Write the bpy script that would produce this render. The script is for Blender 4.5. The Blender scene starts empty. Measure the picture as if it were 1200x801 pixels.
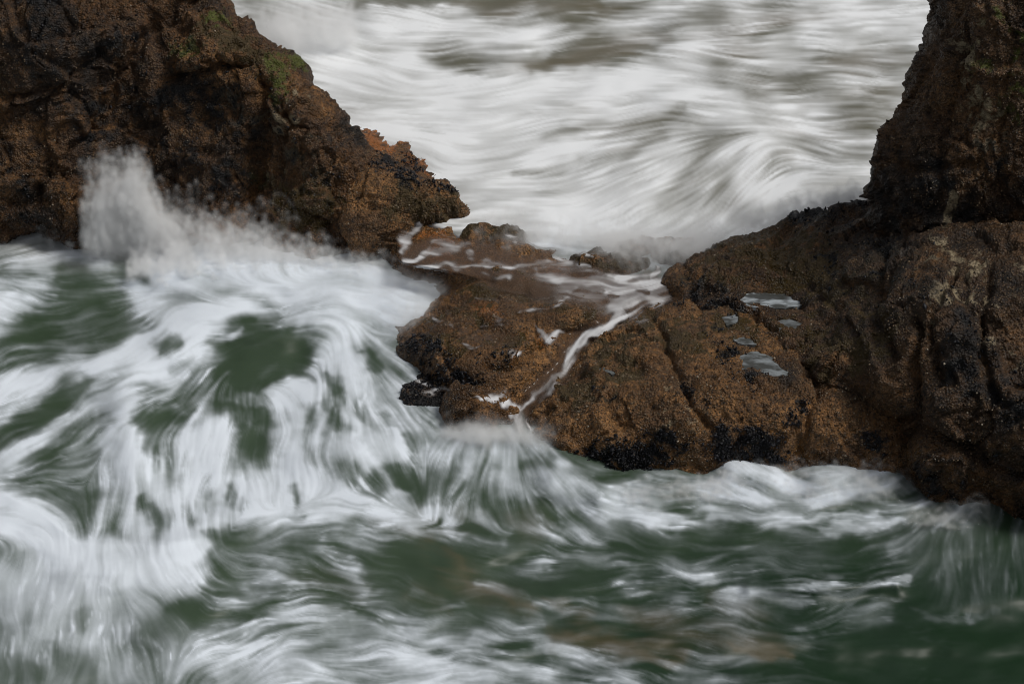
import math, random
import numpy as np
try:
    import bpy
except ImportError:
    bpy = None

# ----------------------------------------------------------------- camera, sky, sun, exposure
CAM = np.array([0.0, -13.5, 7.8]); PITCH = math.radians(30.0); LENS = 70.0
FPX = 1200 * LENS / 36.0                      # focal length in photograph pixels (1200 x 801)
SUN_ELEV, SUN_AZ = math.radians(58), math.radians(98)   # azimuth measured from +Y towards +X
EXPOSURE = -0.08

if bpy:
    sc = bpy.context.scene
    cd = bpy.data.cameras.new('camera'); cam = bpy.data.objects.new('camera', cd)
    sc.collection.objects.link(cam); sc.camera = cam
    cam.location = CAM; cam.rotation_euler = (math.radians(90) - PITCH, 0, 0)
    cd.lens = LENS; cd.sensor_width = 36; cd.clip_end = 3000
    w = bpy.data.worlds.new('World'); sc.world = w; w.use_nodes = True
    nt = w.node_tree; bg = nt.nodes['Background']
    sky = nt.nodes.new('ShaderNodeTexSky'); sky.sky_type = 'NISHITA'; sky.sun_disc = False
    sky.sun_elevation = SUN_ELEV; sky.sun_rotation = SUN_AZ
    sky.air_density = 1.0; sky.dust_density = 4.0; sky.ozone_density = 1.0
    hs = nt.nodes.new('ShaderNodeHueSaturation'); hs.inputs['Saturation'].default_value = 0.22
    nt.links.new(sky.outputs[0], hs.inputs['Color']); nt.links.new(hs.outputs[0], bg.inputs['Color'])
    bg.inputs['Strength'].default_value = 0.077
    sd = bpy.data.lights.new('sun', 'SUN'); sun = bpy.data.objects.new('sun', sd); sc.collection.objects.link(sun)
    sd.energy = 1.9; sd.angle = math.radians(16); sd.color = (1.0, 0.95, 0.88)
    sdir = (math.sin(SUN_AZ) * math.cos(SUN_ELEV), math.cos(SUN_AZ) * math.cos(SUN_ELEV), math.sin(SUN_ELEV))
    from mathutils import Vector
    sun.rotation_euler = Vector(sdir).to_track_quat('Z', 'Y').to_euler()
    vs = sc.view_settings; vs.view_transform = 'Standard'; vs.look = 'None'; vs.gamma = 1.0; vs.use_curve_mapping = False
    vs.exposure = EXPOSURE
    sc.cycles.filter_width = 1.0; sc.cycles.use_denoising = True; sc.cycles.max_bounces = 10; sc.cycles.transparent_max_bounces = 16; sc.cycles.volume_bounces = 7; sc.cycles.volume_step_rate = 2.0; sc.cycles.volume_max_steps = 256

# ----------------------------------------------------------------- photo pixel -> direction -> point on a known height / depth / slope
CP, SP = math.cos(PITCH), math.sin(PITCH)
def ray(px, py):
    px = np.asarray(px, float); py = np.asarray(py, float)
    u = (px - 600.0) / FPX; v = -(py - 400.5) / FPX
    return np.stack(np.broadcast_arrays(u, CP + v * SP, -SP + v * CP), -1)
def at_z(px, py, z):
    d = ray(px, py); t = (np.asarray(z, float) - CAM[2]) / d[..., 2]
    return CAM + d * t[..., None]
def at_y(px, py, y):
    d = ray(px, py); t = (np.asarray(y, float) - CAM[1]) / d[..., 1]
    return CAM + d * t[..., None]
def at_face(px, py, y0, slope):
    # a face whose foot lies at depth y0 (z = 0) and that rises at the given slope in degrees
    k = 1.0 / math.tan(math.radians(slope)); d = ray(px, py)
    t = (y0 + k * CAM[2] - CAM[1]) / (d[..., 1] - k * d[..., 2])
    return CAM + d * t[..., None]

# ----------------------------------------------------------------- numpy noise
rng = np.random.default_rng(7)
PERM = np.concatenate([rng.permutation(256)] * 2 + [np.arange(4)]).astype(np.int64)
GR = rng.normal(size=(256, 3)); GR /= np.linalg.norm(GR, axis=1)[:, None]
def perlin(p):
    i = np.floor(p).astype(np.int64); f = (p - i).astype(np.float64); i &= 255
    s = f * f * f * (f * (f * 6 - 15) + 10); out = 0
    for dx in (0, 1):
        wx = s[:, 0] if dx else 1 - s[:, 0]
        for dy in (0, 1):
            wy = s[:, 1] if dy else 1 - s[:, 1]
            for dz in (0, 1):
                wz = s[:, 2] if dz else 1 - s[:, 2]
                h = PERM[PERM[PERM[(i[:, 0] + dx) & 255] + ((i[:, 1] + dy) & 255)] + ((i[:, 2] + dz) & 255)]
                g = GR[h]
                out = out + wx * wy * wz * (g[:, 0] * (f[:, 0] - dx) + g[:, 1] * (f[:, 1] - dy) + g[:, 2] * (f[:, 2] - dz))
    return out * 1.6
def fbm(p, octaves=4, gain=0.5, lac=2.03, ridged=False):
    a, tot, out = 1.0, 0.0, 0.0
    for k in range(octaves):
        n = perlin(p * lac ** k + 17.3 * k)
        out = out + a * ((1 - 2 * np.abs(n)) if ridged else n); tot += a; a *= gain
    return out / tot
def worley(p, jitter=0.9):
    # returns F1, F2 and an id hash in 0..1 of the nearest cell
    i = np.floor(p).astype(np.int64); best = np.full(len(p), 9.0); sec = best.copy(); idh = np.zeros(len(p))
    off = rng_w
    for dx in (-1, 0, 1):
        for dy in (-1, 0, 1):
            for dz in (-1, 0, 1):
                c = i + (dx, dy, dz)
                h = PERM[PERM[PERM[c[:, 0] & 255] + (c[:, 1] & 255)] + (c[:, 2] & 255)]
                d = np.linalg.norm(c + 0.5 + jitter * (off[h] - 0.5) - p, axis=1)
                m = d < best
                sec = np.where(m, best, np.minimum(sec, d)); best = np.where(m, d, best); idh = np.where(m, h / 255.0, idh)
    return best, sec, idh
rng_w = rng.random((256, 3))
def sstep(a, b, x):
    t = np.clip((x - a) / (b - a), 0, 1); return t * t * (3 - 2 * t)
def blur(img, s):
    r = max(1, int(3 * s)); k = np.exp(-0.5 * (np.arange(-r, r + 1) / s) ** 2); k /= k.sum()
    n0, n1 = img.shape
    def conv(a):            # along axis 1, by FFT with edge padding
        pad = np.pad(a, ((0, 0), (r, r)), mode='edge'); n = pad.shape[1] + 2 * r
        f = np.fft.irfft(np.fft.rfft(pad, n, axis=1) * np.fft.rfft(k, n)[None], n, axis=1)
        return f[:, 2 * r:2 * r + a.shape[1]]
    return conv(conv(img).T).T
def seg_dist(X, Y, pts):
    # distance to a polyline and the position (0..1) along it
    best = np.full(X.shape, 1e9); tt = np.zeros(X.shape); n = len(pts) - 1
    for k in range(n):
        (x0, y0), (x1, y1) = pts[k], pts[k + 1]; dx, dy = x1 - x0, y1 - y0
        t = np.clip(((X - x0) * dx + (Y - y0) * dy) / (dx * dx + dy * dy + 1e-9), 0, 1)
        d = np.hypot(X - x0 - t * dx, Y - y0 - t * dy); m = d < best
        best = np.where(m, d, best); tt = np.where(m, (k + t) / n, tt)
    return best, tt
# ----------------------------------------------------------------- foam lying on the sea, drawn as streams on the water surface
# map cell = where one photograph pixel meets the water; it runs past the frame on every side
MX0, MX1, MY0, MY1, MS = -150, 1350, -40, 880, 1.25
mw, mh = int((MX1 - MX0) / MS), int((MY1 - MY0) / MS)
MXs, MYs = np.meshgrid(MX0 + MS * np.arange(mw), MY0 + MS * np.arange(mh))

FLOW = [  # currents of the back water
 [(290,20),(420,45),(560,50),(650,40)], [(360,60),(440,85),(520,85),(640,62),(760,40)], [(400,75),(470,105),(560,122),(700,108)],
 [(400,120),(520,130),(660,112),(780,110)], [(540,170),(640,150),(760,130),(850,140)], [(560,200),(660,190),(760,160),(860,145)],
 [(580,240),(680,230),(780,190),(865,155)], [(620,275),(700,262),(800,220),(870,165)], [(740,285),(800,260),(860,200),(890,162)],
 [(850,260),(875,205),(893,165)], [(900,150),(960,178),(1020,195)], [(880,240),(950,222),(1030,200)], [(870,262),(960,248),(1020,232)],
 [(780,105),(850,128),(890,158)], [(900,62),(1000,55),(1090,50)], [(930,110),(1080,108)], [(900,140),(1050,150)], [(700,25),(850,15),(1080,28)],
 [(560,15),(640,15),(720,25)], [(420,150),(480,165),(540,190)], [(560,60),(660,80),(760,60),(860,70)],
 # front water
 [(-100,500),(0,470),(60,440),(150,420),(230,400)], [(-50,540),(0,510),(110,445),(190,405)], [(-80,600),(0,560),(100,490),(150,470)],
 [(0,360),(60,380),(120,350)], [(0,410),(60,400),(160,400)], [(250,380),(210,430),(165,480),(150,560),(160,620)],
 [(300,368),(245,375),(200,420)], [(150,560),(140,640)], [(100,575),(92,635)], [(225,560),(220,640)], [(60,575),(110,580)],
 [(60,640),(30,700),(20,790)], [(80,655),(68,720),(60,790)], [(110,655),(117,720),(120,790)], [(140,660),(165,720),(185,780)],
 [(180,668),(205,705),(230,725)], [(225,672),(262,705),(280,715)], [(0,578),(45,600),(88,636)], [(-80,600),(-60,700),(-50,800)],
 [(250,790),(330,745),(420,720)], [(200,790),(240,740),(300,715),(380,700)], [(300,655),(370,670),(440,700)], [(300,620),(400,612),(480,620)],
 [(400,385),(412,440),(402,500),(392,560)], [(392,375),(430,425),(470,465),(515,490)], [(420,420),(432,470),(462,512),(500,545)],
 [(262,480),(272,410),(312,392),(372,402)], [(285,470),(300,425),(340,410)], [(200,345),(300,362),(420,335),(540,350)],
 [(200,300),(205,340)], [(280,295),(282,340)], [(330,300),(345,342)], [(400,310),(460,325),(545,345)], [(430,360),(500,370),(550,365)],
 [(250,375),(330,385),(400,372)], [(250,450),(300,460),(345,480)], [(310,500),(300,545),(305,580)], [(340,470),(335,530),(340,590)],
 [(430,520),(470,560),(500,590)], [(520,515),(485,560),(470,600)], [(560,515),(535,560),(515,600)], [(595,510),(590,560),(600,610)],
 [(620,505),(655,560),(690,610)], [(640,525),(715,580),(800,612)], [(665,540),(740,565),(860,575)], [(740,555),(840,595),(960,592),(1040,575)],
 [(850,550),(905,582),(1000,572)], [(900,545),(980,592),(1060,600)], [(1030,640),(1080,592),(1140,560)], [(1000,640),(1060,600)],
 [(720,650),(850,678),(980,685),(1060,680)], [(880,690),(940,700),(1050,700)], [(1100,610),(1080,720)], [(1160,580),(1150,720)], [(1240,590),(1230,740)],
 [(450,640),(550,665),(640,720),(770,770)], [(480,690),(620,720),(800,742),(1000,782)], [(500,785),(650,770),(820,795)], [(560,640),(640,660),(720,650)],
 [(600,690),(720,700),(820,680)], [(350,770),(480,760),(600,750)], [(850,770),(1000,760),(1150,780)], [(640,610),(700,625),(800,640)],
 [(820,720),(960,730),(1100,740)], [(20,300),(90,290),(140,300)], [(0,280),(60,270),(110,280)],
 [(480,288),(560,304),(640,315),(720,345)], [(790,332),(740,352),(715,372),(690,400),(650,440),(612,482)], [(640,305),(700,325),(785,335)],
 [(1100,800),(1250,800)], [(1080,760),(1300,770)],
]
def flow_field():
    T = np.zeros((2, mh // 4 + 1, mw // 4 + 1))
    X, Y = MXs[::4, ::4], MYs[::4, ::4]; T = np.zeros((2,) + X.shape)
    for st in FLOW:
        for (x0, y0), (x1, y1) in zip(st[:-1], st[1:]):
            L = math.hypot(x1 - x0, y1 - y0); a2 = 2 * math.atan2(y1 - y0, x1 - x0)
            n = max(1, int(L / 14))
            for k in range(n):
                t = (k + .5) / n; d2 = (X - x0 - t * (x1 - x0)) ** 2 + (Y - y0 - t * (y1 - y0)) ** 2
                wgt = np.exp(-d2 / (2 * 26.0 ** 2)) + 0.003 * np.exp(-d2 / (2 * 110.0 ** 2))
                T[0] += wgt * math.cos(a2); T[1] += wgt * math.sin(a2)
    # weak horizontal prior and slow meander
    T[0] += 1e-4
    ang = 0.5 * np.arctan2(T[1], T[0])
    P = np.stack([X.ravel() / 70, Y.ravel() / 45, 0 * X.ravel() + 3.3], 1)
    fr = sstep(280, 340, Y)
    ang = ang + (0.30 + .25 * fr) * perlin(P).reshape(X.shape) + (.18 + .42 * fr) * perlin(P * 2.7 + 5).reshape(X.shape) + .30 * fr * perlin(P * 5.3 + 2).reshape(X.shape)
    up = lambda a: np.repeat(np.repeat(a, 4, 0), 4, 1)[:mh, :mw]
    return blur(up(np.cos(2 * ang)), 4), blur(up(np.sin(2 * ang)), 4)
def lic(noise, C2, S2, length):
    f4 = np.float32; noise = noise.astype(f4); flat = noise.ravel(); a = 0.5 * np.arctan2(S2, C2); ux, uy = np.cos(a).astype(f4).ravel(), np.sin(a).astype(f4).ravel()
    jj, ii = np.meshgrid(np.arange(mh, dtype=f4), np.arange(mw, dtype=f4), indexing='ij'); jj, ii = jj.ravel(), ii.ravel()
    acc = flat.copy(); wsum = 1.0
    for sgn in (1, -1):
        x, y = ii.copy(), jj.copy(); px, py = f4(sgn) * ux, f4(sgn) * uy
        for k in range(length):
            x += px; y += py
            c = np.clip(y + f4(.5), 0, mh - 1).astype(np.int32) * mw + np.clip(x + f4(.5), 0, mw - 1).astype(np.int32)
            wk = f4(math.cos(0.5 * math.pi * (k + 1) / (length + 1)) ** 2); acc += wk * flat[c]; wsum += wk
            vx, vy = ux[c], uy[c]; s = np.where(vx * px + vy * py < 0, f4(-1), f4(1)); px, py = vx * s, vy * s
    acc = (acc / wsum).reshape(mh, mw).astype(np.float64)
    acc -= acc.mean(); acc /= acc.std()
    return acc

# how thick the foam lies: (value, opacity, half width, polyline)
W, G = 1.0, 0.0
FOAM = [
 # ---- back water: almost all white, greener to the top and towards the second stack
 (.80,.9,120,[(420,80),(600,150),(760,200),(900,240)]),
 (.95,.8,45,[(400,75),(520,85),(640,75)]), (.92,.8,55,[(470,130),(640,140),(760,110)]), (.95,.7,40,[(560,215),(700,235),(800,250)]),
 (.34,.8,12,[(540,8),(620,14),(690,10),(760,6)]), (.18,.9,8,[(420,0),(620,2),(700,5)]), (.45,.8,11,[(640,68),(700,52),(780,42)]), (.28,.7,10,[(620,78),(690,66),(760,60)]),
 (.45,.7,16,[(300,28),(330,38),(380,20)]), (.40,.6,14,[(500,62),(560,72),(620,68)]),
 (.55,.7,14,[(840,40),(860,60),(840,78)]), (.5,.6,12,[(740,20),(790,10),(850,15)]), (.45,.6,14,[(860,25),(900,35),(950,22)]),
 (.38,.7,20,[(960,75),(1030,72),(1080,78)]), (.40,.6,22,[(930,98),(1000,110),(1060,108)]), (.42,.6,20,[(950,130),(1010,140),(1050,132)]),
 (.50,.5,20,[(880,100),(920,90)]), (.85,.7,14,[(940,38),(1000,40),(1080,24)]), (.9,.8,12,[(790,118),(850,128),(885,152)]), (.8,.6,12,[(880,50),(930,55),(980,45)]),
 (.60,.6,14,[(800,215),(850,180),(880,160)]), (.64,.5,22,[(780,240),(830,215),(860,190)]), (.55,.6,16,[(900,205),(950,190),(1000,185)]),
 (.85,.7,10,[(895,165),(880,200),(868,235)]), (.9,.8,14,[(880,262),(950,250),(1025,228)]), (.88,.7,14,[(960,205),(1010,200),(1040,215)]),
 (.5,.5,10,[(640,160),(720,150),(800,130)]), (.55,.5,8,[(600,205),(690,195),(760,172)]), (.5,.5,8,[(680,190),(740,175),(780,155)]),
 # ---- front water
 (.40,1.,150,[(-150,330),(200,430),(480,560)]), (.25,1.,140,[(430,700),(700,680),(1000,700),(1350,720)]), (.06,1.,90,[(950,790),(1120,780),(1350,790)]),
 (.35,1.,160,[(-150,700),(100,700),(250,700)]),
 (.95,1.,38,[(180,330),(300,325),(420,345),(520,360)]), (.9,.9,26,[(110,300),(160,300),(220,310)]), (.95,.8,30,[(400,340),(470,370),(540,362)]),
 (.55,.9,20,[(5,290),(60,280),(100,290)]), (.80,.8,16,[(0,275),(50,262),(100,272)]), (.9,.9,16,[(30,315),(90,310),(138,300)]), (.9,.95,18,[(-60,360),(0,350),(45,340),(72,328)]), (.85,.9,16,[(-40,380),(10,375),(40,358)]),
 (.45,.7,14,[(0,330),(30,325)]),
 # left green hollow
 (.16,1.,26,[(75,335),(120,350),(160,365)]), (.20,1.,32,[(30,400),(80,385),(150,370)]), (.26,.9,22,[(-60,420),(10,415),(80,405)]), (.12,.8,14,[(75,312),(100,318)]),(.18,.7,14,[(135,310),(160,325)]),
 (.55,.6,5,[(120,325),(150,345),(185,355)]), (.45,.5,4,[(120,353),(150,358)]), (.45,.5,5,[(60,420),(95,412),(110,405)]),
 (.9,.95,12,[(150,335),(185,365),(215,380)]), (.45,.7,12,[(225,350),(280,352),(330,362)]), (.60,.5,9,[(200,345),(240,365)]),
 # white tongue from the hollow to the lower left
 (1.,1.,20,[(300,368),(250,372),(205,395),(165,400)]), (1.,1.,22,[(240,385),(205,425),(175,440)]), (.95,.95,16,[(190,405),(110,430),(50,445),(-60,470)]),
 (1.,.95,20,[(170,430),(140,480),(145,530)]), (.95,.9,22,[(130,520),(165,560),(190,590)]), (.9,.9,18,[(150,540),(158,600),(165,640)]),
 (.9,.8,10,[(130,470),(60,510),(0,545),(-60,570)]), (.85,.7,8,[(110,500),(50,530),(0,555)]), (.7,.6,10,[(60,455),(0,490)]),
 (.12,.9,14,[(60,470),(85,455),(102,448)]), (.10,.8,12,[(20,500),(55,480),(80,468)]), (.15,.8,10,[(-20,520),(10,505),(35,492)]), (.3,.8,16,[(60,525),(100,505),(120,495)]), (.22,.8,10,[(40,540),(60,530)]),
 (.15,.9,9,[(185,410),(205,398)]), (.12,.95,15,[(165,490),(180,500),(200,488)]), (.2,.8,12,[(175,525),(200,520)]), (.35,.6,10,[(165,458),(185,458)]),
 (.2,.85,10,[(10,572),(60,575),(115,580)]), (.35,.8,16,[(60,600),(100,610),(130,625)]), (.5,.6,10,[(100,560),(60,565)]), (.28,.8,9,[(85,580),(110,585)]), (.25,.85,8,[(170,580),(178,605),(184,622)]),
 # crest at lower left
 (1.,1.,24,[(-80,590),(0,600),(40,625),(70,650)]), (1.,1.,12,[(-20,580),(30,595),(70,625),(95,645)]), (1.,1.,16,[(80,650),(130,648),(190,650),(240,640)]), (.95,.95,26,[(110,665),(170,672),(225,680)]), (.9,.9,16,[(200,640),(245,620),(240,600)]),
 (.84,.9,34,[(10,675),(50,690),(110,700)]), (.62,.8,26,[(60,720),(100,735),(150,725)]), (.8,.7,14,[(0,670),(10,720)]), (.62,.7,20,[(140,700),(170,715),(200,712)]),
 (.25,.8,10,[(90,720),(105,735)]), (.22,.85,14,[(165,735),(195,728),(225,712)]), (.12,.9,14,[(200,710),(235,702),(270,690)]), (.12,.85,16,[(255,680),(275,672),(290,668)]), (.2,.8,14,[(150,755),(170,765)]),
 (.25,.85,16,[(70,770),(95,780),(110,800)]), (.22,.85,20,[(-40,790),(10,785),(40,790)]), (.4,.6,16,[(20,745),(40,755)]), (.7,.7,8,[(30,735),(80,748),(120,755)]), (.6,.7,16,[(130,780),(150,790)]), (.6,.6,10,[(0,710),(30,750),(50,775)]),
 (.15,.8,10,[(250,620),(275,630),(265,615)]), (.3,.6,12,[(240,660),(265,655),(285,650)]), (.8,.5,8,[(195,698),(215,690),(240,672)]),
 # dark eye under the left stack
 (.95,.9,8,[(250,375),(330,382),(400,370)]), (.05,1.,26,[(275,400),(310,405),(350,415)]), (.05,1.,24,[(275,430),(300,440),(345,435)]), (.05,.9,14,[(260,405),(300,392)]), (.06,.9,14,[(290,465),(270,470),(300,475)]), (.06,.9,12,[(330,455),(355,430)]),
 (.6,.8,4,[(240,415),(262,398),(285,385)]), (.7,.9,9,[(318,455),(340,452),(362,448)]), (.35,.4,5,[(300,445),(320,425)]), (.65,.7,6,[(255,455),(280,467),(310,470)]),
 (.6,.7,6,[(260,440),(262,460)]), (.35,.7,10,[(205,430),(225,425),(245,440)]), (.3,.7,10,[(215,455),(240,455)]), (.25,.7,9,[(240,490),(252,480)]),
 # middle: ribbons round dark gaps
 (.72,.75,34,[(425,395),(455,465),(470,540)]), (.70,.7,24,[(560,520),(600,545),(640,580)]), (.66,.7,20,[(640,560),(700,590),(770,600)]),
 (.95,.95,18,[(395,375),(408,410),(412,450)]), (.85,.8,12,[(370,430),(385,410),(395,395)]), (.95,.9,9,[(405,420),(402,470),(415,510)]), (.9,.8,6,[(420,420),(440,465),(470,490)]), (.8,.7,5,[(440,415),(465,460),(500,485)]), (.85,.7,5,[(450,400),(490,450)]),
 (.45,.6,14,[(430,405),(455,420),(470,440)]), (.8,.6,8,[(440,380),(470,400),(490,420)]), (.3,.6,9,[(455,405),(485,410)]), (.7,.6,8,[(440,480),(480,480)]),
 (.15,.8,6,[(428,412),(440,430)]), (.2,.75,6,[(452,480),(470,495)]), (.15,.8,7,[(425,500),(440,508)]), (.2,.75,6,[(400,540),(396,555)]), (.2,.7,6,[(470,525),(485,530)]), (.22,.7,6,[(330,560),(332,572)]), (.2,.75,7,[(215,470),(228,478)]),
 (.12,.9,9,[(385,440),(390,460)]), (.10,.95,10,[(365,470),(360,485),(358,495)]), (.10,.9,8,[(330,478),(310,490),(318,502)]), (.10,.95,12,[(285,498),(300,520),(320,545)]), (.08,.95,16,[(290,525),(305,540),(325,535)]), (.10,.9,10,[(275,525),(285,510)]),
 (.2,.8,7,[(400,495),(412,502)]), (.25,.8,8,[(383,515),(390,525)]), (.35,.7,7,[(352,505),(355,515)]), (.25,.7,6,[(420,480),(428,488)]),
 (.95,.9,16,[(325,470),(345,465),(370,455)]), (.95,.9,14,[(340,480),(345,510),(345,550)]), (.9,.8,7,[(375,480),(372,520)]), (1.,.95,24,[(250,500),(235,530),(230,570)]), (1.,.9,26,[(260,575),(320,570),(400,570)]),
 (.95,.9,18,[(390,520),(430,540),(470,575)]), (.95,.8,10,[(410,490),(450,520),(500,565)]), (.95,.9,14,[(250,605),(330,600),(400,605)]), (.9,.8,16,[(400,590),(450,600),(490,610)]),
 (.30,.8,7,[(270,570),(279,592)]), (.22,.85,6,[(350,572),(345,594)]), (.4,.7,8,[(238,562),(242,592)]), (.3,.8,10,[(405,545),(415,560)]), (.22,.85,10,[(445,560),(440,575)]), (.15,.9,10,[(455,550),(475,565)]), (.25,.8,5,[(340,610),(360,605)]),
 (.3,.8,8,[(480,540),(495,545)]), (.18,.9,14,[(490,570),(505,565),(525,555)]), (.25,.85,14,[(520,575),(545,570)]), (.22,.8,10,[(535,545),(560,550)]), (.2,.8,10,[(480,510),(500,515)]),
 # fan of water below the falls
 (.85,.8,12,[(560,512),(520,530),(490,540)]), (.8,.8,10,[(560,515),(545,550)]), (.85,.8,14,[(600,515),(600,540),(605,560)]), (.6,.8,20,[(580,560),(610,580)]), (.75,.8,14,[(625,520),(640,560),(660,590)]), (.85,.8,10,[(655,550),(665,580),(685,600)]),
 (.65,.8,16,[(680,560),(720,580),(760,600)]), (.85,.7,7,[(580,558),(610,570),(625,590)]), (.25,.7,10,[(560,580),(590,590)]), (.25,.8,14,[(590,600),(630,600),(650,605)]),
 (.2,.8,10,[(620,545),(640,540)]), (.3,.7,8,[(575,545),(560,560)]),
 (.95,.9,9,[(500,600),(520,605),(530,615)]), (.7,.8,9,[(550,600),(570,612),(590,625)]), (.6,.7,6,[(500,625),(540,628)]), (.7,.8,8,[(600,665),(625,660),(640,652)]), (.65,.7,10,[(660,630),(690,640),(710,645)]), (.65,.7,8,[(640,610),(660,622),(700,632)]),
 # green run in the bottom middle
 (.10,.9,30,[(440,660),(480,680),(530,690)]), (.08,.9,22,[(430,670),(500,650),(560,660)]), (.12,.8,30,[(540,690),(600,700),(640,720)]), (.10,.9,14,[(640,685),(690,690),(740,700)]), (.10,.8,18,[(640,725),(720,745),(800,755)]),
 (.5,.6,6,[(560,680),(590,690),(620,695)]), (.5,.6,7,[(630,705),(660,712),(690,705)]), (.4,.6,5,[(480,690),(510,698),(540,705)]), (.45,.5,7,[(610,720),(640,730)]), (.55,.6,6,[(720,680),(745,690)]),
 # lower left to the bottom
 (.35,.8,24,[(290,660),(340,690),(390,700)]), (.15,.7,10,[(300,705),(330,702),(345,705)]), (.6,.7,10,[(380,640),(410,665),(425,690)]), (.65,.7,18,[(330,720),(400,725),(460,735)]), (.7,.8,40,[(230,780),(330,765),(430,770)]), (.75,.8,40,[(420,800),(500,790),(560,800)]),
 (.45,.6,8,[(270,740),(320,752),(350,750)]), (.3,.6,8,[(300,750),(320,752)]), (.82,.8,14,[(480,745),(500,755),(530,760)]), (.8,.8,12,[(470,770),(560,775),(640,790)]), (.35,.7,6,[(480,752),(540,768),(600,772)]), (.7,.8,12,[(560,745),(600,750),(640,755)]), (.75,.8,16,[(660,765),(700,780),(740,795)]), (.3,.6,8,[(560,760),(620,762)]), (.5,.7,10,[(750,790),(800,800)]),
 (.45,.5,14,[(170,770),(210,780)]), (.3,.7,6,[(215,795),(250,797)]),
 # right: surge along the ledge
 (.50,.9,24,[(690,575),(780,590),(880,592)]), (.80,.9,10,[(700,590),(760,605),(800,612)]), (.80,.8,14,[(850,548),(880,545),(910,565)]), (.75,.8,12,[(820,575),(900,582),(990,580)]), (.85,.8,9,[(830,605),(880,608),(930,605)]), (.7,.8,18,[(930,570),(1000,555),(1040,560)]), (.85,.8,6,[(960,620),(1010,622),(1050,612)]), (.8,.7,6,[(980,610),(1030,605)]), (.85,.8,4,[(980,640),(1000,642)]),
 (.9,.8,9,[(840,566),(868,547),(905,556),(932,576)]), (.85,.8,8,[(925,576),(980,558),(1035,546)]), (.8,.7,5,[(955,592),(1000,577),(1050,572)]), (.8,.7,3,[(880,600),(940,612),(1000,600)]), (.8,.7,6,[(655,565),(668,552),(690,575)]), (.85,.7,4,[(1070,612),(1095,590),(1125,570)]), (.8,.7,3,[(1090,620),(1120,596),(1150,585)]),
 (.22,.7,8,[(720,610),(760,625)]), (.15,.8,16,[(690,640),(760,640),(860,640)]), (.10,.9,16,[(810,632),(900,640),(1000,645)]), (.12,.7,14,[(900,650),(980,655),(1060,650)]),
 (.5,.7,8,[(1045,645),(1070,620),(1090,600)]), (.45,.6,7,[(1090,605),(1115,590),(1140,575)]), (.6,.7,4,[(1125,620),(1130,600),(1150,590)]), (.2,.5,10,[(1080,640),(1120,620),(1160,615)]), (.4,.6,5,[(1095,670),(1105,660),(1115,650)]),
 (.5,.6,5,[(785,672),(815,674),(845,680)]), (.55,.7,10,[(840,695),(880,690),(920,690)]), (.65,.75,3.5,[(880,692),(980,687),(1020,686),(1060,679)]), (.45,.8,14,[(900,700),(980,705),(1040,705)]), (.35,.7,14,[(960,720),(1010,720),(1040,718)]), (.35,.6,10,[(740,655),(800,690),(860,720)]), (.4,.6,6,[(930,730),(950,740)]),
 (.18,.5,22,[(1080,700),(1120,690),(1170,690)]), (.26,.5,9,[(1120,640),(1110,720)]), (.24,.5,9,[(1165,640),(1155,700)]), (.34,.6,3,[(1068,715),(1100,725),(1140,722),(1170,715)]), (.3,.6,3,[(1130,715),(1150,720)]),
]
# warm sand seen through / carried in the water
SAND = [ (.6,.8,10,[(540,6),(640,12),(720,10)]), (.6,.7,10,[(640,68),(700,52),(780,45)]), (.8,.7,10,[(600,80),(700,66)]), (.7,.7,10,[(980,75),(1060,72)]), (.9,.7,8,[(1000,110),(1050,106)]), (.6,.6,14,[(840,35),(880,20)]),
 (.5,.6,10,[(640,165),(760,135)]), (.4,.5,10,[(660,230),(720,220)]), (.5,.5,30,[(900,110),(1050,130)]), (.3,.6,60,[(600,170),(850,180)]),
 (.7,.7,14,[(500,640),(560,690),(620,710)]), (.9,.8,5,[(520,640),(550,680),(600,705)]), (.9,.8,14,[(650,745),(740,758),(800,765)]), (.7,.7,16,[(740,720),(820,740),(920,760)]), (1.,.8,5,[(860,758),(900,762),(930,770)]), (.6,.6,12,[(480,690),(520,705)]), (.6,.6,14,[(440,610),(500,612),(560,608)]), (.6,.5,16,[(600,610),(640,615)]), (.5,.5,20,[(350,680),(420,690)]), (.7,.6,6,[(640,700),(700,730)]), (.5,.5,12,[(830,700),(900,720)]) ]

def paint(F, lst, soft=1.0):
    n = 0
    for v, al, wd, pts in lst:
        n += 1
        x0 = min(p[0] for p in pts) - 3 * wd; x1 = max(p[0] for p in pts) + 3 * wd; y0 = min(p[1] for p in pts) - 3 * wd; y1 = max(p[1] for p in pts) + 3 * wd
        i0 = max(0, int((x0 - MX0) / MS)); i1 = min(mw, int((x1 - MX0) / MS) + 2); j0 = max(0, int((y0 - MY0) / MS)); j1 = min(mh, int((y1 - MY0) / MS) + 2)
        if i1 <= i0 or j1 <= j0: continue
        X, Y = WX[j0:j1, i0:i1], WY[j0:j1, i0:i1]
        d, t = seg_dist(X, Y, pts)
        end = 1.0 - 0.35 * np.abs(2 * t - 1) ** 2                 # strokes taper
        a = al * np.exp(-0.5 * np.maximum(0, d / (wd * end) - 0.25) ** 2 * 1.9)
        F[j0:j1, i0:i1] = F[j0:j1, i0:i1] * (1 - a) + v * a
    return F
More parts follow.
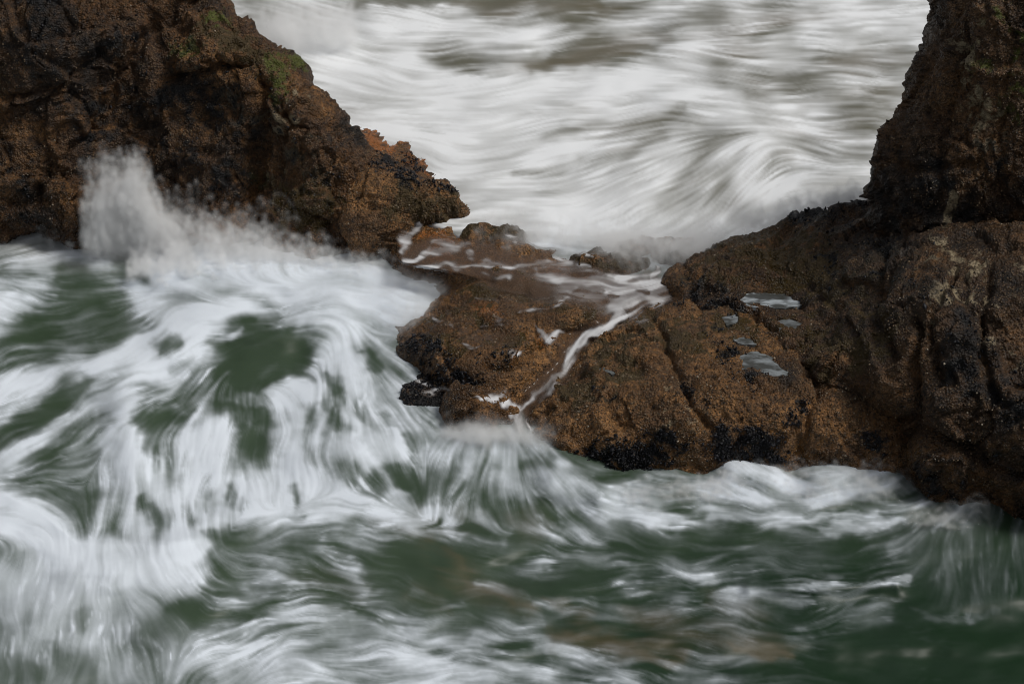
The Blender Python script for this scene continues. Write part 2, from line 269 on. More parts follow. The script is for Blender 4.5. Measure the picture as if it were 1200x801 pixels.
def foam_maps():
    global WX, WY
    C2, S2 = flow_field()
    P = np.stack([MXs.ravel(), MYs.ravel() * 1.3, 0 * MXs.ravel()], 1)
    wob = lambda s, o: perlin(P / s + o).reshape(MXs.shape)
    WX = MXs + 11 * wob(42., 3.1) + 6 * wob(17., 9.4) + 1.5 * wob(7., 3.9); WY = MYs + 8 * wob(42., 7.7) + 4.5 * wob(17., 1.9) + 1.2 * wob(7., 6.3)
    F = np.full(MXs.shape, .35); F = np.where(MYs < 300, .72, F); F = blur(F, 20)
    F = paint(F, FOAM); S = paint(np.zeros(MXs.shape), SAND)
    r = np.random.default_rng(3)
    n1 = r.normal(size=(mh, mw)).astype(np.float32); n2 = blur(r.normal(size=(mh, mw)), 1.3); n3 = blur(r.normal(size=(mh, mw)), 4.0); n5 = blur(r.normal(size=(mh, mw)), 7.0); n6 = blur(r.normal(size=(mh, mw)), 2.3)
    L1 = lic(n1, C2, S2, 10); L2 = lic(n2, C2, S2, 22); L3 = lic(n3, C2, S2, 34); L4 = lic(blur(n1, .8), C2, S2, 36); L5 = lic(n5, C2, S2, 36); L6 = lic(n6, C2, S2, 26)
    # the painted foam is itself drawn out along the current, more in the open runs than in the churned middle
    m_, s_ = F.mean(), F.std(); Fl = lic(F, C2, S2, 20); Fl = Fl / Fl.std() * s_ * .98 + m_
    F = 0.58 * F + 0.42 * Fl; F = F + .35 * (F - blur(F, 6))
    F = F * 1.02
    rag = wob(17., 2.2) + .7 * wob(8., 8.2) + .5 * wob(4., 4.4)
    lace = 1 - np.abs(wob(17., 6.1) + .5 * wob(7., 2.7)) * 3.2                 # curdled lines of foam
    lace = sstep(.5, 2.6, lic(np.clip(lace, 0, 1) ** 2, C2, S2, 7))
    patch = sstep(-.35, .5, wob(55., 5.5)); patch2 = sstep(-.3, .5, wob(38., 11.5))
    mid = np.exp(-((F - .5) / .34) ** 2)
    back = sstep(330, 270, MYs)
    det = (.05 + .05 * patch2) * L4 * (.4 + .6 * back) + .095 * L5 * (.6 + .4 * back) + .095 * L3 + .065 * (1 - back) * L6 + (.04 + .06 * patch) * L2 + (.014 + .034 * patch2) * L1 + .055 * rag * (1 - .6 * back)
    veil = sstep(640, 480, MXs) * sstep(400, 450, MYs); F = F + veil * .24 * (1 - F) * (1 - back) * (.6 + .4 * patch) * sstep(.08, .42, F)
    calm = 1 - .55 * sstep(260, 200, MXs) * sstep(645, 675, MYs)
    calm = calm * (1 - .65 * sstep(900, 1050, MXs) * sstep(690, 740, MYs))
    calm = calm * (1 - .55 * sstep(1020, 1080, MXs) * sstep(600, 640, MYs))
    f = F + .03 * back + det * calm * (.30 + .85 * mid)
    f = f + .32 * lace * patch * mid * (1 - back * .7)
    f = f + .16 * sstep(1.0, 2.2, L2) * patch2 * sstep(.02, .2, F) * (1 - F)          # fine bright threads on dark water
    S = np.maximum(S, .5 * back * sstep(.2, 1.6, L3 - .3 * L4))
    S = np.clip(S * (1 + .35 * L3 + .2 * L2), 0, 1)
    return np.clip(f, 0, 1), S, (L1 * .4 + L2)
# ----------------------------------------------------------------- materials
def nd(nt, typ, **kw):
    n = nt.nodes.new(typ)
    for k, v in kw.items():
        if k.startswith('i_'): n.inputs[k[2:].replace('_', ' ')].default_value = v
        else: setattr(n, k, v)
    return n
def new_mat(name):
    m = bpy.data.materials.new(name); m.use_nodes = True; nt = m.node_tree
    return m, nt, nt.nodes['Principled BSDF'], nt.nodes['Material Output']
def attr(nt, name):
    return nd(nt, 'ShaderNodeAttribute', attribute_name=name).outputs['Fac']
def mixc(nt, fac, a, b):
    n = nd(nt, 'ShaderNodeMix', data_type='RGBA')
    for s, v in ((n.inputs[0], fac), (n.inputs[6], a), (n.inputs[7], b)):
        if isinstance(v, (tuple, float, int)): s.default_value = (*v, 1) if isinstance(v, tuple) else v
        else: nt.links.new(v, s)
    return n.outputs[2]
def mth(nt, op, a, b=None, clamp=False):
    n = nd(nt, 'ShaderNodeMath', operation=op, use_clamp=clamp)
    for s, v in zip(n.inputs, (a, b)):
        if v is None: continue
        if isinstance(v, (int, float)): s.default_value = v
        else: nt.links.new(v, s)
    return n.outputs[0]
def noise(nt, vec, scale, detail=4, rough=.55, out='Fac'):
    n = nd(nt, 'ShaderNodeTexNoise', i_Scale=scale, i_Detail=detail, i_Roughness=rough); nt.links.new(vec, n.inputs['Vector']); return n.outputs[out]
def ramp(nt, fac, stops):
    n = nd(nt, 'ShaderNodeValToRGB'); cr = n.color_ramp
    while len(cr.elements) < len(stops): cr.elements.new(.5)
    for e, (p, c) in zip(cr.elements, stops): e.position = p; e.color = (*c, 1) if len(c) == 3 else (c[0], c[0], c[0], 1)
    nt.links.new(fac, n.inputs[0]); return n.outputs[0]

def rock_material(name, warm, mid, dark):
    m, nt, bs, out = new_mat(name)
    pos = nd(nt, 'ShaderNodeNewGeometry').outputs['Position']
    c = ramp(nt, noise(nt, pos, 1.7, 6, .62), [(.30, dark), (.47, mid), (.62, warm), (.80, mid)])
    g = ramp(nt, noise(nt, pos, 23, 6, .78), [(.37, (.12,)), (.5, (.9,)), (.64, (2.1,))])         # mottled grain
    gv = ramp(nt, noise(nt, pos, 2.6, 3), [(.38, (0.5,)), (.60, (1.,))]); g = mixc(nt, gv, (.8, .8, .8), g)
    mul = nd(nt, 'ShaderNodeMix', data_type='RGBA', blend_type='MULTIPLY'); mul.inputs[0].default_value = 1
    nt.links.new(c, mul.inputs[6]); nt.links.new(g, mul.inputs[7]); c = mul.outputs[2]
    # speckle of barnacle plates
    vo = nd(nt, 'ShaderNodeTexVoronoi', i_Scale=58.0); nt.links.new(pos, vo.inputs['Vector'])
    sp = mth(nt, 'MULTIPLY', mth(nt, 'LESS_THAN', vo.outputs['Distance'], .34), mth(nt, 'GREATER_THAN', noise(nt, pos, 9, 3), .50))
    c = mixc(nt, mth(nt, 'MULTIPLY', sp, .5), c, (.22, .145, .08))
    vd = nd(nt, 'ShaderNodeTexVoronoi', i_Scale=40.0); nt.links.new(pos, vd.inputs['Vector'])
    dk = mth(nt, 'MULTIPLY', mth(nt, 'LESS_THAN', vd.outputs['Distance'], .30), mth(nt, 'GREATER_THAN', noise(nt, pos, 5, 3), .52))
    c = mixc(nt, mth(nt, 'MULTIPLY', dk, .75), c, (.008, .006, .005))
    wash = nd(nt, 'ShaderNodeMapRange', i_From_Min=.05, i_From_Max=.8, i_To_Max=.85); nt.links.new(attr(nt, 'stain_shade'), wash.inputs[0]); c = mixc(nt, wash.outputs[0], c, (.014, .009, .006))  # dark wash: wet stain round pools, plus shade painted into recesses and crag foot
    # growth baked on the stone: olive weed, black crust, pale lichen, orange stain
    brk = noise(nt, pos, 34, 4, .7)
    def lay(c, nm, col, thr=.5, soft=.16):
        a = mth(nt, 'ADD', attr(nt, nm), mth(nt, 'MULTIPLY', mth(nt, 'SUBTRACT', brk, .5), 1.3))
        mr = nd(nt, 'ShaderNodeMapRange', i_From_Min=thr - soft, i_From_Max=thr + soft); nt.links.new(a, mr.inputs[0])
        gate = mth(nt, 'GREATER_THAN', attr(nt, nm), .02)
        return mixc(nt, mth(nt, 'MULTIPLY', mr.outputs[0], gate), c, col)
    c = lay(c, 'orange', (.33, .12, .028)); c = lay(c, 'weed', (.058, .036, .008)); c = lay(c, 'moss', (.085, .095, .012))
    c = lay(c, 'pale', (.30, .24, .15)); c = lay(c, 'crust', (.007, .006, .006), .62, .22)
    nt.links.new(c, bs.inputs['Base Color'])
    rg = nd(nt, 'ShaderNodeMapRange', i_From_Min=.3, i_From_Max=.7, i_To_Min=.30, i_To_Max=.72); nt.links.new(noise(nt, pos, 7, 4), rg.inputs[0])
    nt.links.new(mth(nt, 'SUBTRACT', rg.outputs[0], mth(nt, 'MULTIPLY', attr(nt, 'wet'), .36), True), bs.inputs['Roughness'])
    bs.inputs['Specular IOR Level'].default_value = .4
    b1 = nd(nt, 'ShaderNodeBump', i_Strength=1.0, i_Distance=.04); nt.links.new(noise(nt, pos, 22, 8, .70), b1.inputs['Height'])
    b2 = nd(nt, 'ShaderNodeBump', i_Strength=1.0, i_Distance=.014); nt.links.new(vo.outputs['Distance'], b2.inputs['Height']); b2.invert = True
    nt.links.new(b1.outputs[0], b2.inputs['Normal']); nt.links.new(b2.outputs[0], bs.inputs['Normal'])
    return m

# ----------------------------------------------------------------- mesh helpers
COL = bpy.context.scene.collection if bpy else None
def put(name, V, Fq, mat, parent=None, attrs=None, base=None, smooth=True, tri=None):
    V = np.asarray(V, np.float64)
    if parent is not None: base = np.array(parent.location)
    elif base is None: base = np.array([V[:, 0].mean(), V[:, 1].mean(), V[:, 2].min()])
    me = bpy.data.meshes.new(name)
    Fq = np.asarray(Fq, np.int32); n = Fq.shape[1]
    me.vertices.add(len(V)); me.vertices.foreach_set('co', (V - base).astype(np.float32).ravel())
    me.loops.add(Fq.size); me.polygons.add(len(Fq))
    me.loops.foreach_set('vertex_index', Fq.ravel())
    me.polygons.foreach_set('loop_start', np.arange(0, Fq.size, n, dtype=np.int32))
    me.polygons.foreach_set('use_smooth', np.full(len(Fq), smooth))
    me.update(calc_edges=True)
    for k, v in (attrs or {}).items():
        me.attributes.new(k, 'FLOAT', 'POINT').data.foreach_set('value', np.asarray(v, np.float32))
    if mat: me.materials.append(mat)
    o = bpy.data.objects.new(name, me); COL.objects.link(o)
    if parent is not None: o.parent = parent
    else: o.location = base
    return o
def tag(o, label=None, category=None, group=None, kind=None):
    for k, v in (('label', label), ('category', category), ('group', group), ('kind', kind)):
        if v: o[k] = v
    return o
def proj(V):
    d = V - CAM; cx = d[:, 0]; cz = d[:, 1] * CP - d[:, 2] * SP; cy = d[:, 1] * SP + d[:, 2] * CP
    return 600 + FPX * cx / cz, 400.5 - FPX * cy / cz
def spec_pt(q):
    px, py, k = q[0], q[1], q[2]
    if k == 'z': return at_z(px, py, q[3])
    if k == 'y': return at_y(px, py, q[3])
    return at_face(px, py, q[3], q[4])
def tps_fit(xy, c, lam=1e-3):
    d = np.linalg.norm(xy[:, None] - xy[None], axis=2); n = len(xy)
    K = np.where(d > 0, d * d * np.log(d + 1e-12), 0) + lam * np.eye(n); Pm = np.c_[np.ones(n), xy]
    A = np.block([[K, Pm], [Pm.T, np.zeros((3, 3))]])
    sol = np.linalg.solve(A, np.r_[c, 0, 0, 0]); return xy, sol
def tps_eval(fit, q):
    xy, s = fit; out = s[-3] + q @ s[-2:]
    for k in range(len(xy)):
        d2 = ((q - xy[k]) ** 2).sum(1); out = out + s[k] * 0.5 * d2 * np.log(d2 + 1e-20)
    return out
def inside(pts, poly):
    x, y = pts[:, 0], pts[:, 1]; c = np.zeros(len(pts), bool); j = len(poly) - 1
    for i in range(len(poly)):
        (xi, yi), (xj, yj) = poly[i], poly[j]
        c ^= ((yi > y) != (yj > y)) & (x < (xj - xi) * (y - yi) / (yj - yi + 1e-12) + xi); j = i
    return c
def near_on(pts, poly):
    best = np.full(len(pts), 1e9); q = pts.copy()
    for i in range(len(poly)):
        a, b = poly[i - 1], poly[i]; ab = b - a
        t = np.clip(((pts - a) @ ab) / (ab @ ab + 1e-12), 0, 1); c = a + t[:, None] * ab
        d = np.linalg.norm(pts - c, axis=1); m = d < best; best = np.where(m, d, best); q[m] = c[m]
    return best, q
def normals(V, Fq):
    a = V[Fq[:, 2]] - V[Fq[:, 0]]; b = V[Fq[:, 3]] - V[Fq[:, 1]]; n = np.cross(a, b); N = np.zeros_like(V)
    for k in range(4):
        for ax in range(3): N[:, ax] += np.bincount(Fq[:, k], n[:, ax], len(V))
    return N / (np.linalg.norm(N, axis=1)[:, None] + 1e-12)

TILT = math.radians(34); TN = np.array([0, -math.cos(TILT), math.sin(TILT)]); TB = np.array([0, math.sin(TILT), math.cos(TILT)]); TA = np.array([1., 0, 0])
GROW = ('stain_shade', 'weed', 'moss', 'crust', 'pale', 'orange', 'wet')
def growth(V, px, py, marks, seed):
    out = {}
    n1 = fbm(V * 3.1 + seed, 3); n2 = fbm(V * 11.0 + seed * 2, 3)
    for g in GROW:
        a = np.zeros(len(V))
        for v, wd, pts in marks.get(g, ()):
            d, _ = seg_dist(px, py, pts if len(pts) > 1 else pts * 2)
            a = np.maximum(a, v * np.clip(1.25 - d / wd * .8, 0, 1))
        a = np.where(a > 0, np.clip(a - .08 + .9 * n1 + 1.0 * n2, 0, 1) * sstep(0, .3, a), 0)
        out[g] = a
    return out
def relief(name, outline, ctrl, mat, step=.0115, roll=.22, rw=.24, depth=1.6, amp=1.0, cracks=(), marks={}, seed=0., carve=None, grain=1.0, ridge=(1, 1, 1), flats=(), taper=.10):
    """A solid rock: its visible shell is a height field over a plane that leans back, closed by sides that run back into the rock."""
    op = np.array([spec_pt(q) for q in outline]); cp = np.array([spec_pt(q) for q in ctrl]) if ctrl else np.zeros((0, 3))
    allp = np.r_[op, cp]; ab = np.c_[allp @ TA, allp @ TB]; fit = tps_fit(ab, allp @ TN, 2e-3)
    poly = ab[:len(op)]
    # smooth the traced outline and roughen it a little
    dense = []
    for i in range(len(poly)):
        p0, p1, p2, p3 = poly[i - 1], poly[i], poly[(i + 1) % len(poly)], poly[(i + 2) % len(poly)]
        m = max(2, int(np.linalg.norm(p2 - p1) / .05))
        for k in range(m):
            t = k / m; dense.append(.5 * (2 * p1 + (p2 - p0) * t + (2 * p0 - 5 * p1 + 4 * p2 - p3) * t * t + (3 * p1 - p0 - 3 * p2 + p3) * t ** 3) * .6 + (p1 + (p2 - p1) * t) * .4)
    poly = np.array(dense)
    lo, hi = poly.min(0) - 2 * step, poly.max(0) + 2 * step
    nx, ny = int((hi[0] - lo[0]) / step) + 1, int((hi[1] - lo[1]) / step) + 1
    A, B = np.meshgrid(lo[0] + step * np.arange(nx), lo[1] + step * np.arange(ny)); q = np.c_[A.ravel(), B.ravel()]
    ins = inside(q, poly).reshape(ny, nx)
    keep = ins[:-1, :-1] | ins[1:, :-1] | ins[:-1, 1:] | ins[1:, 1:]
    idx = np.arange(nx * ny).reshape(ny, nx); jj, ii = np.nonzero(keep)
    Fq = np.c_[idx[jj, ii], idx[jj, ii + 1], idx[jj + 1, ii + 1], idx[jj + 1, ii]]
    used = np.unique(Fq); remap = np.full(nx * ny, -1); remap[used] = np.arange(len(used)); Fq = remap[Fq]
    q = q[used]; isin = ins.ravel()[used]
    d, qn = near_on(q, poly); q[~isin] = qn[~isin]; d[~isin] = 0
    c = tps_eval(fit, q)
    e = np.clip(1 - d / rw, 0, 1); c = c - roll * (1 - np.sqrt(np.maximum(0, 1 - e * e)))
    V = q[:, :1] * TA + q[:, 1:] * TB + c[:, None] * TN
    # sides
    ed = np.r_[Fq[:, [0, 1]], Fq[:, [1, 2]], Fq[:, [2, 3]], Fq[:, [3, 0]]]
    key = np.sort(ed, 1); _, inv, cnt = np.unique(key[:, 0] * (len(V) + 1) + key[:, 1], return_inverse=True, return_counts=True)
    be = ed[cnt[inv] == 1]; bv = np.unique(be); bm = np.full(len(V), -1); bm[bv] = np.arange(len(bv))
    nst = 14; nb = len(bv); base_n = len(V); rings = [V]
    cen = V[bv].mean(0)
    for k in range(1, nst + 1):
        s = (k / nst) ** 1.4 * depth
        rings.append(V[bv] - TN * s - np.array([0, 0, .25 * s]) * 0 + (V[bv] - cen) * (-taper * (k / nst) ** 1.3))
    faces = [Fq]
    for k in range(nst):
        a0 = be if k == 0 else base_n + (k - 1) * nb + bm[be]; a1 = base_n + k * nb + bm[be]
        faces.append(np.c_[a0[:, 1], a0[:, 0], a1[:, 0], a1[:, 1]])
    V = np.concatenate(rings); Fq = np.concatenate(faces)
    N = normals(V, Fq)
    # stone: bulges, broken ledges, facets, pits and grit
    R = np.array(ridge, float); Q = (V + seed) * R
    big = fbm(Q * .9, 3) * .16 + fbm(Q * 2.1 + 7, 3, ridged=True) * .055
    wq = Q * (1, 1, .62) + .22 * np.c_[perlin(Q * 3.1), perlin(Q * 3.1 + 40), perlin(Q * 3.1 + 80)]
    f1, f2, hid = worley(wq * 2.6); br = sstep(.0, .35, perlin(Q * 1.3 + 60)); fac = (hid - .5) * .085 - .035 * br * np.exp(-((f2 - f1) / .04) ** 2)
    f1, f2, hid2 = worley(wq * 6.5 + 3); fac2 = (hid2 - .5) * .038 - .012 * (1 - br) * np.exp(-((f2 - f1) / .05) ** 2)
    sm = fbm(Q * 9 + 3, 4, .6, ridged=True) * .022 + fbm(Q * 30, 2) * .007 + grain * np.abs(perlin(Q * 55)) * .010
    n1_, n2_, _h = worley(wq * 13.0 + 8); sm = sm + grain * (.42 - n1_) * .020
    # bedding and joint planes broken into sharp steps
    saw = 0
    for dv, kk, aa in ((( .35, -.25, .90), 2.3, .060), ((.80, .30, .50), 1.7, .055), ((-.62, .28, .73), 4.6, .026), ((.1, .9, .4), 3.4, .030)):
        ph = Q @ np.array(dv) * kk + .55 * perlin(Q * 1.1 + kk * 9) + .10 * perlin(Q * 5 + kk); fr_ = ph - np.floor(ph)
        saw = saw + aa * (fr_ - sstep(.93, 1.0, fr_) - .45) * sstep(-.15, .25, perlin(Q * 1.6 + 31 * kk))
    disp = (.45 + .55 * amp) * 1.25 * saw + amp * (big + fac + fac2) + (.4 + .6 * amp) * sm
    px, py = proj(V)
    for dep, wd, pts in cracks:
        wob = 7 * perlin(V * 6 + 2); dd, _ = seg_dist(px + wob, py + .7 * wob, pts)
        disp = disp - dep * np.exp(-(dd / wd) ** 2) - .35 * dep * np.exp(-(dd / (wd * 3.2)) ** 2)
    if carve is not None: disp = carve(px, py, V, disp)
    V = V + N * disp[:, None]
    for pts, zp, *_ in flats:                       # hollows that hold a pool, with a low rim
        c2 = np.array(pts, float); ctr = c2.mean(0); q2, r2 = proj(V); sel = np.nonzero((np.abs(q2 - ctr[0]) < 120) & (np.abs(r2 - ctr[1]) < 70))[0]
        pp = np.c_[q2[sel], r2[sel] * 2.0]; po = c2 * (1, 2.0); dq, _ = near_on(pp, po); dq = np.where(inside(pp, po), -dq, dq) + 3.0 * perlin(V[sel] * 12)
        zi = V[sel, 2]; zi = np.where(dq < 0, np.minimum(zi, zp - .004 - .03 * sstep(0, -6, dq)), np.where(dq < 40, np.minimum(zi, np.maximum(zp + .010 + .0016 * dq, zi - .05 * sstep(40, 20, dq))) + (np.maximum(zi, zp + .004 + .010 * perlin(V[sel] * 20) ) - zi) * sstep(26, 6, dq) * (zi < zp + .004), zi))
        V[sel, 2] = zi
    at = growth(V, px, py, marks, seed)
    o = put(name, V, Fq, mat, attrs=at)
    shell = base_n
    nn = normals(V, Fq)
    return o, V[:shell], nn[:shell], {k: v[:shell] for k, v in at.items()}, px[:shell], py[:shell]
def boulder(name, px, py, z, r, mat, seed, rot=0., amp=1.0, marks={}, n=70):
    """A loose lump of rock that sits in the water, with its widths along x, y and z."""
    c = at_z(px, py, z); th, ph = np.meshgrid(np.linspace(0, 2 * math.pi, 2 * n, endpoint=False), np.linspace(.02, math.pi - .02, n))
    S = np.c_[(np.sin(ph) * np.cos(th)).ravel(), (np.sin(ph) * np.sin(th)).ravel(), np.cos(ph).ravel()]
    S = np.sign(S) * np.abs(S) ** .85
    V = S * np.array(r); cr, sr = math.cos(rot), math.sin(rot)
    V = np.c_[V[:, 0] * cr - V[:, 1] * sr, V[:, 0] * sr + V[:, 1] * cr, V[:, 2]] + c
    m = 2 * n; i, j = np.meshgrid(np.arange(m), np.arange(n - 1)); i = i.ravel(); j = j.ravel()
    Fq = np.c_[j * m + i, (j + 1) * m + i, (j + 1) * m + (i + 1) % m, j * m + (i + 1) % m]
    N = normals(V, Fq); Q = V + seed; rr = min(r)
    f1, f2, hid = worley(Q * 5.5)
    disp = rr * amp * (1.0 * fbm(Q * 2.6, 3) + .5 * fbm(Q * 5 + 4, 2, ridged=True) + (hid - .5) * .5) + fbm(Q * 9, 4, .6, ridged=True) * .025 + np.abs(perlin(Q * 45)) * .010
    V = V + N * disp[:, None]; px_, py_ = proj(V)
    at = growth(V, px_, py_, marks, seed)
    o = put(name, V, Fq, mat, attrs=at)
    return o, V, normals(V, Fq), at, px_, py_

# small life growing on the rocks, each patch a part of the rock it grows on
def grow_on(rock, V, N, at, px, py, mats, n_barn, n_mus, seed):
    r = np.random.default_rng(seed)
    vis = (N @ (CAM - V.mean(0)) > -.2) & (px > -60) & (px < 1260) & (py > -60) & (py < 860)
    T1 = np.array([0, 0, 1.])
    def frames(n):
        t = np.cross(n, r.normal(size=n.shape)); t /= np.linalg.norm(t, axis=1)[:, None] + 1e-9
        return t, np.cross(n, t)
    # barnacles: little truncated cones
    prob = vis * (.25 + 2.2 * np.clip(fbm(V * 2.3 + seed, 3) + .1, 0, 1)) * (1 - .9 * at['crust']); prob /= prob.sum()
    k = r.choice(len(V), n_barn, p=prob); P, nn = V[k], N[k]; t, b = frames(nn)
    s = r.uniform(.0035, .0085, n_barn); h = s * r.uniform(.5, 1.0, n_barn); ang = np.arange(6) * math.pi / 3
    ring = lambda rad, hh: (P + nn * hh[:, None])[:, None, :] + (rad[:, None] * np.cos(ang))[:, :, None] * t[:, None, :] + (rad[:, None] * np.sin(ang))[:, :, None] * b[:, None, :]
    Vb = np.concatenate([ring(s, -.3 * h), ring(s * .55, h), ring(s * .3, .55 * h)], 1).reshape(-1, 3)
    f = [[i, (i + 1) % 6, 6 + (i + 1) % 6, 6 + i] for i in range(6)] + [[6 + i, 6 + (i + 1) % 6, 12 + (i + 1) % 6, 12 + i] for i in range(6)]
    Fb = (np.array(f)[None] + 18 * np.arange(n_barn)[:, None, None]).reshape(-1, 4)
    o = put('barnacles', Vb, Fb, mats[0], rock, {'tone': np.repeat(r.random(n_barn), 18)}, smooth=False); o['kind'] = 'stuff'
    # mussels: pointed shells crowded where the black crust is
    prob = vis * np.clip(at['crust'] - .12, 0, 1) ** 1.3
    if n_mus and prob.sum() > 0:
        k = r.choice(len(V), n_mus, p=prob / prob.sum()); P, nn = V[k], N[k]; nn = nn + .7 * r.normal(size=nn.shape); nn /= np.linalg.norm(nn, axis=1)[:, None]; t, b = frames(nn)
        L = r.uniform(.007, .014, n_mus) * (1 + r.random(n_mus) ** 4 * 1.6); th = np.arange(6) * math.pi / 3
        prof = [(-.35, .12), (0., .42), (.45, .48), (.85, .26)]; rr = []
        for hz, rad in prof:
            rr.append((P + nn * (hz * L)[:, None])[:, None] + ((rad * L)[:, None] * np.cos(th))[:, :, None] * t[:, None] + ((rad * .55 * L)[:, None] * np.sin(th))[:, :, None] * b[:, None])
        rr.append((P + nn * (1.05 * L)[:, None])[:, None] + np.zeros((1, 6, 1)) + .02 * L[:, None, None] * np.cos(th)[None, :, None] * t[:, None])
        Vm = np.concatenate(rr, 1).reshape(-1, 3)
        f = [[q * 6 + i, q * 6 + (i + 1) % 6, q * 6 + 6 + (i + 1) % 6, q * 6 + 6 + i] for q in range(4) for i in range(6)]
        Fm = (np.array(f)[None] + 30 * np.arange(n_mus)[:, None, None]).reshape(-1, 4)
        o = put('mussels', Vm, Fm, mats[1], rock); o['kind'] = 'stuff'
# ----------------------------------------------------------------- the rocks
ROCK_L = rock_material('stack_stone', (0.1646, 0.0793, 0.0261), (0.0753, 0.0348, 0.0120), (0.0148, 0.0084, 0.0038))
ROCK_C = rock_material('ledge_stone', (0.2453, 0.1213, 0.0412), (0.1289, 0.0618, 0.0206), (0.0260, 0.0144, 0.0064))
ROCK_R = rock_material('headland_stone', (0.1558, 0.0767, 0.0269), (0.0676, 0.0330, 0.0116), (0.0135, 0.0078, 0.0039))
ROCK_K = rock_material('crag_stone', (0.1242, 0.0624, 0.0229), (0.0610, 0.0307, 0.0120), (0.0146, 0.0082, 0.0045))
BARN, nt_, bs_, _o = new_mat('barnacle_shell')
nt_.links.new(ramp(nt_, attr(nt_, 'tone'), [(0., (.035, .022, .012)), (.6, (.10, .062, .032)), (.95, (.20, .14, .08)), (1., (.38, .33, .26))]), bs_.inputs['Base Color']); bs_.inputs['Roughness'].default_value = .7
MUSS, nt_, bs_, _o = new_mat('mussel_shell'); bs_.inputs['Base Color'].default_value = (.008, .008, .011, 1); bs_.inputs['Roughness'].default_value = .5; bs_.inputs['Specular IOR Level'].default_value = .3
LIFE = (BARN, MUSS)

f = lambda x, y, y0, s=66: (x, y, 'f', y0, s)
z = lambda x, y, h: (x, y, 'z', h)
TIDEPOOLS = [
 ([(866,350),(878,342),(900,339),(928,340),(948,347),(943,356),(920,361),(893,360),(874,357)], .572, 1., 'largest still pool on the headland, half covered with pale foam'),
 ([(910,377),(926,373),(943,377),(933,384),(914,384)], .585, .3, 'small clear pool beside the largest one'),
 ([(866,420),(880,411),(898,412),(912,424),(925,438),(908,442),(890,434),(872,432)], .535, .5, 'grey pool with small stones at the top of the crack'),
 ([(856,396),(872,390),(890,397),(886,404),(866,402)], .530, .6, 'narrow shallow pool between the largest pool and the crack'),
 ([(846,372),(862,368),(866,377),(852,381)], .515, .6, 'tiny pool beside black mussels on the slab'),
 ([(702,432),(716,429),(728,433),(718,438)], .345, .2, 'shallow puddle on the tan slab near the chute')]
SURF = {}
# tall stack on the left
res = relief('sea_stack',
  [f(255,-18,1.9), f(270,0,1.85), f(286,12,1.82), f(302,26,1.8), f(325,45,1.78), f(342,56,1.76), f(354,68,1.75), f(361,82,1.74), f(370,97,1.73), f(390,121,1.72), f(403,134,1.72), f(409,146,1.72), f(419,154,1.71), f(427,166,1.7), f(439,190,1.7), f(447,203,1.7), f(458,228,1.68), f(469,246,1.66), f(475,257,1.65), f(470,272,1.64), f(464,285,1.62),
   z(466,312,-.1), z(440,332,-.25), z(330,335,-.25), z(200,320,-.25), z(60,305,-.25), z(-200,300,-.25), z(-400,320,-.25), f(-450,220,1.9), f(-420,80,1.85), f(-300,-60,1.9), f(-180,-140,1.95), f(60,-150,2.1), f(200,-70,2.0)],
  [f(0,250,1.55,70), f(-80,150,1.5), f(-250,150,1.45), f(-300,250,1.4), f(-150,0,1.6), f(0,130,1.6), f(0,0,1.6), f(60,60,1.38), f(100,20,1.5), f(40,180,1.48), f(100,170,1.62), f(130,100,1.85), f(170,50,1.9), f(210,5,1.95), f(150,200,1.78), f(200,250,1.70), f(90,260,1.5), f(190,120,1.82),
   f(240,72,1.42), f(270,60,1.46), f(215,80,1.5), f(240,112,1.68), f(225,180,1.62), f(260,170,1.52), f(260,250,1.5), f(250,20,1.72), f(298,180,1.52), f(298,260,1.55),
   f(350,110,1.34), f(340,160,1.26), f(375,200,1.28), f(350,270,1.36), f(400,260,1.42), f(430,270,1.52), f(415,190,1.48), f(330,70,1.52), f(300,50,1.62), f(385,140,1.5), z(300,300,0.02), z(400,305,.0)],
  ROCK_L, depth=2.2, seed=1.7, amp=1.0,
  cracks=[(.14,5,[(305,95),(300,160),(296,220),(298,290)]), (.10,6,[(215,-10),(180,40),(140,90),(118,150)]), (.10,5,[(190,92),(240,90),(290,70)]), (.06,4,[(118,150),(60,190),(40,240)]), (.05,4,[(360,100),(330,140),(318,200)]), (.05,4,[(400,150),(395,220),(380,290)]), (.05,3,[(120,60),(60,100),(20,110)])],
  marks={'weed':[(.6,45,[(330,230),(420,280)]), (.6,30,[(250,40),(330,70)]), (.55,30,[(380,230),(350,180)])],
         'moss':[(.75,15,[(325,70),(345,76)]), (.6,16,[(205,60),(225,60)]), (.5,14,[(245,14),(262,20)]), (.35,20,[(330,95),(320,110)]), (.35,12,[(300,200),(298,240)])],
         'crust':[(.55,55,[(200,90),(270,140)]), (.5,40,[(150,60),(120,140)]), (.5,40,[(330,180),(400,200)]), (.4,50,[(20,20),(100,80)]), (.5,30,[(10,200),(20,240)]), (.45,30,[(215,170),(290,220)])],
         'pale':[(.42,14,[(195,86),(225,84)]), (.5,12,[(352,105),(362,118)]), (.38,22,[(260,120),(290,140)]), (.40,30,[(330,150),(320,190)])],
         'stain_shade':[(.8,60,[(30,30),(110,90),(190,190)]), (.8,45,[(215,110),(265,170)]), (.6,40,[(10,190),(40,250)]), (.5,30,[(340,190),(400,215)])],  # dark wash paints shade into the left recess and below the overhang
         'wet':[(.8,60,[(40,270),(300,290),(440,280)])]})
tag(res[0], 'tall dark brown sea stack streaked with black crust, surf bursting at its foot', 'rock'); SURF['stack'] = res
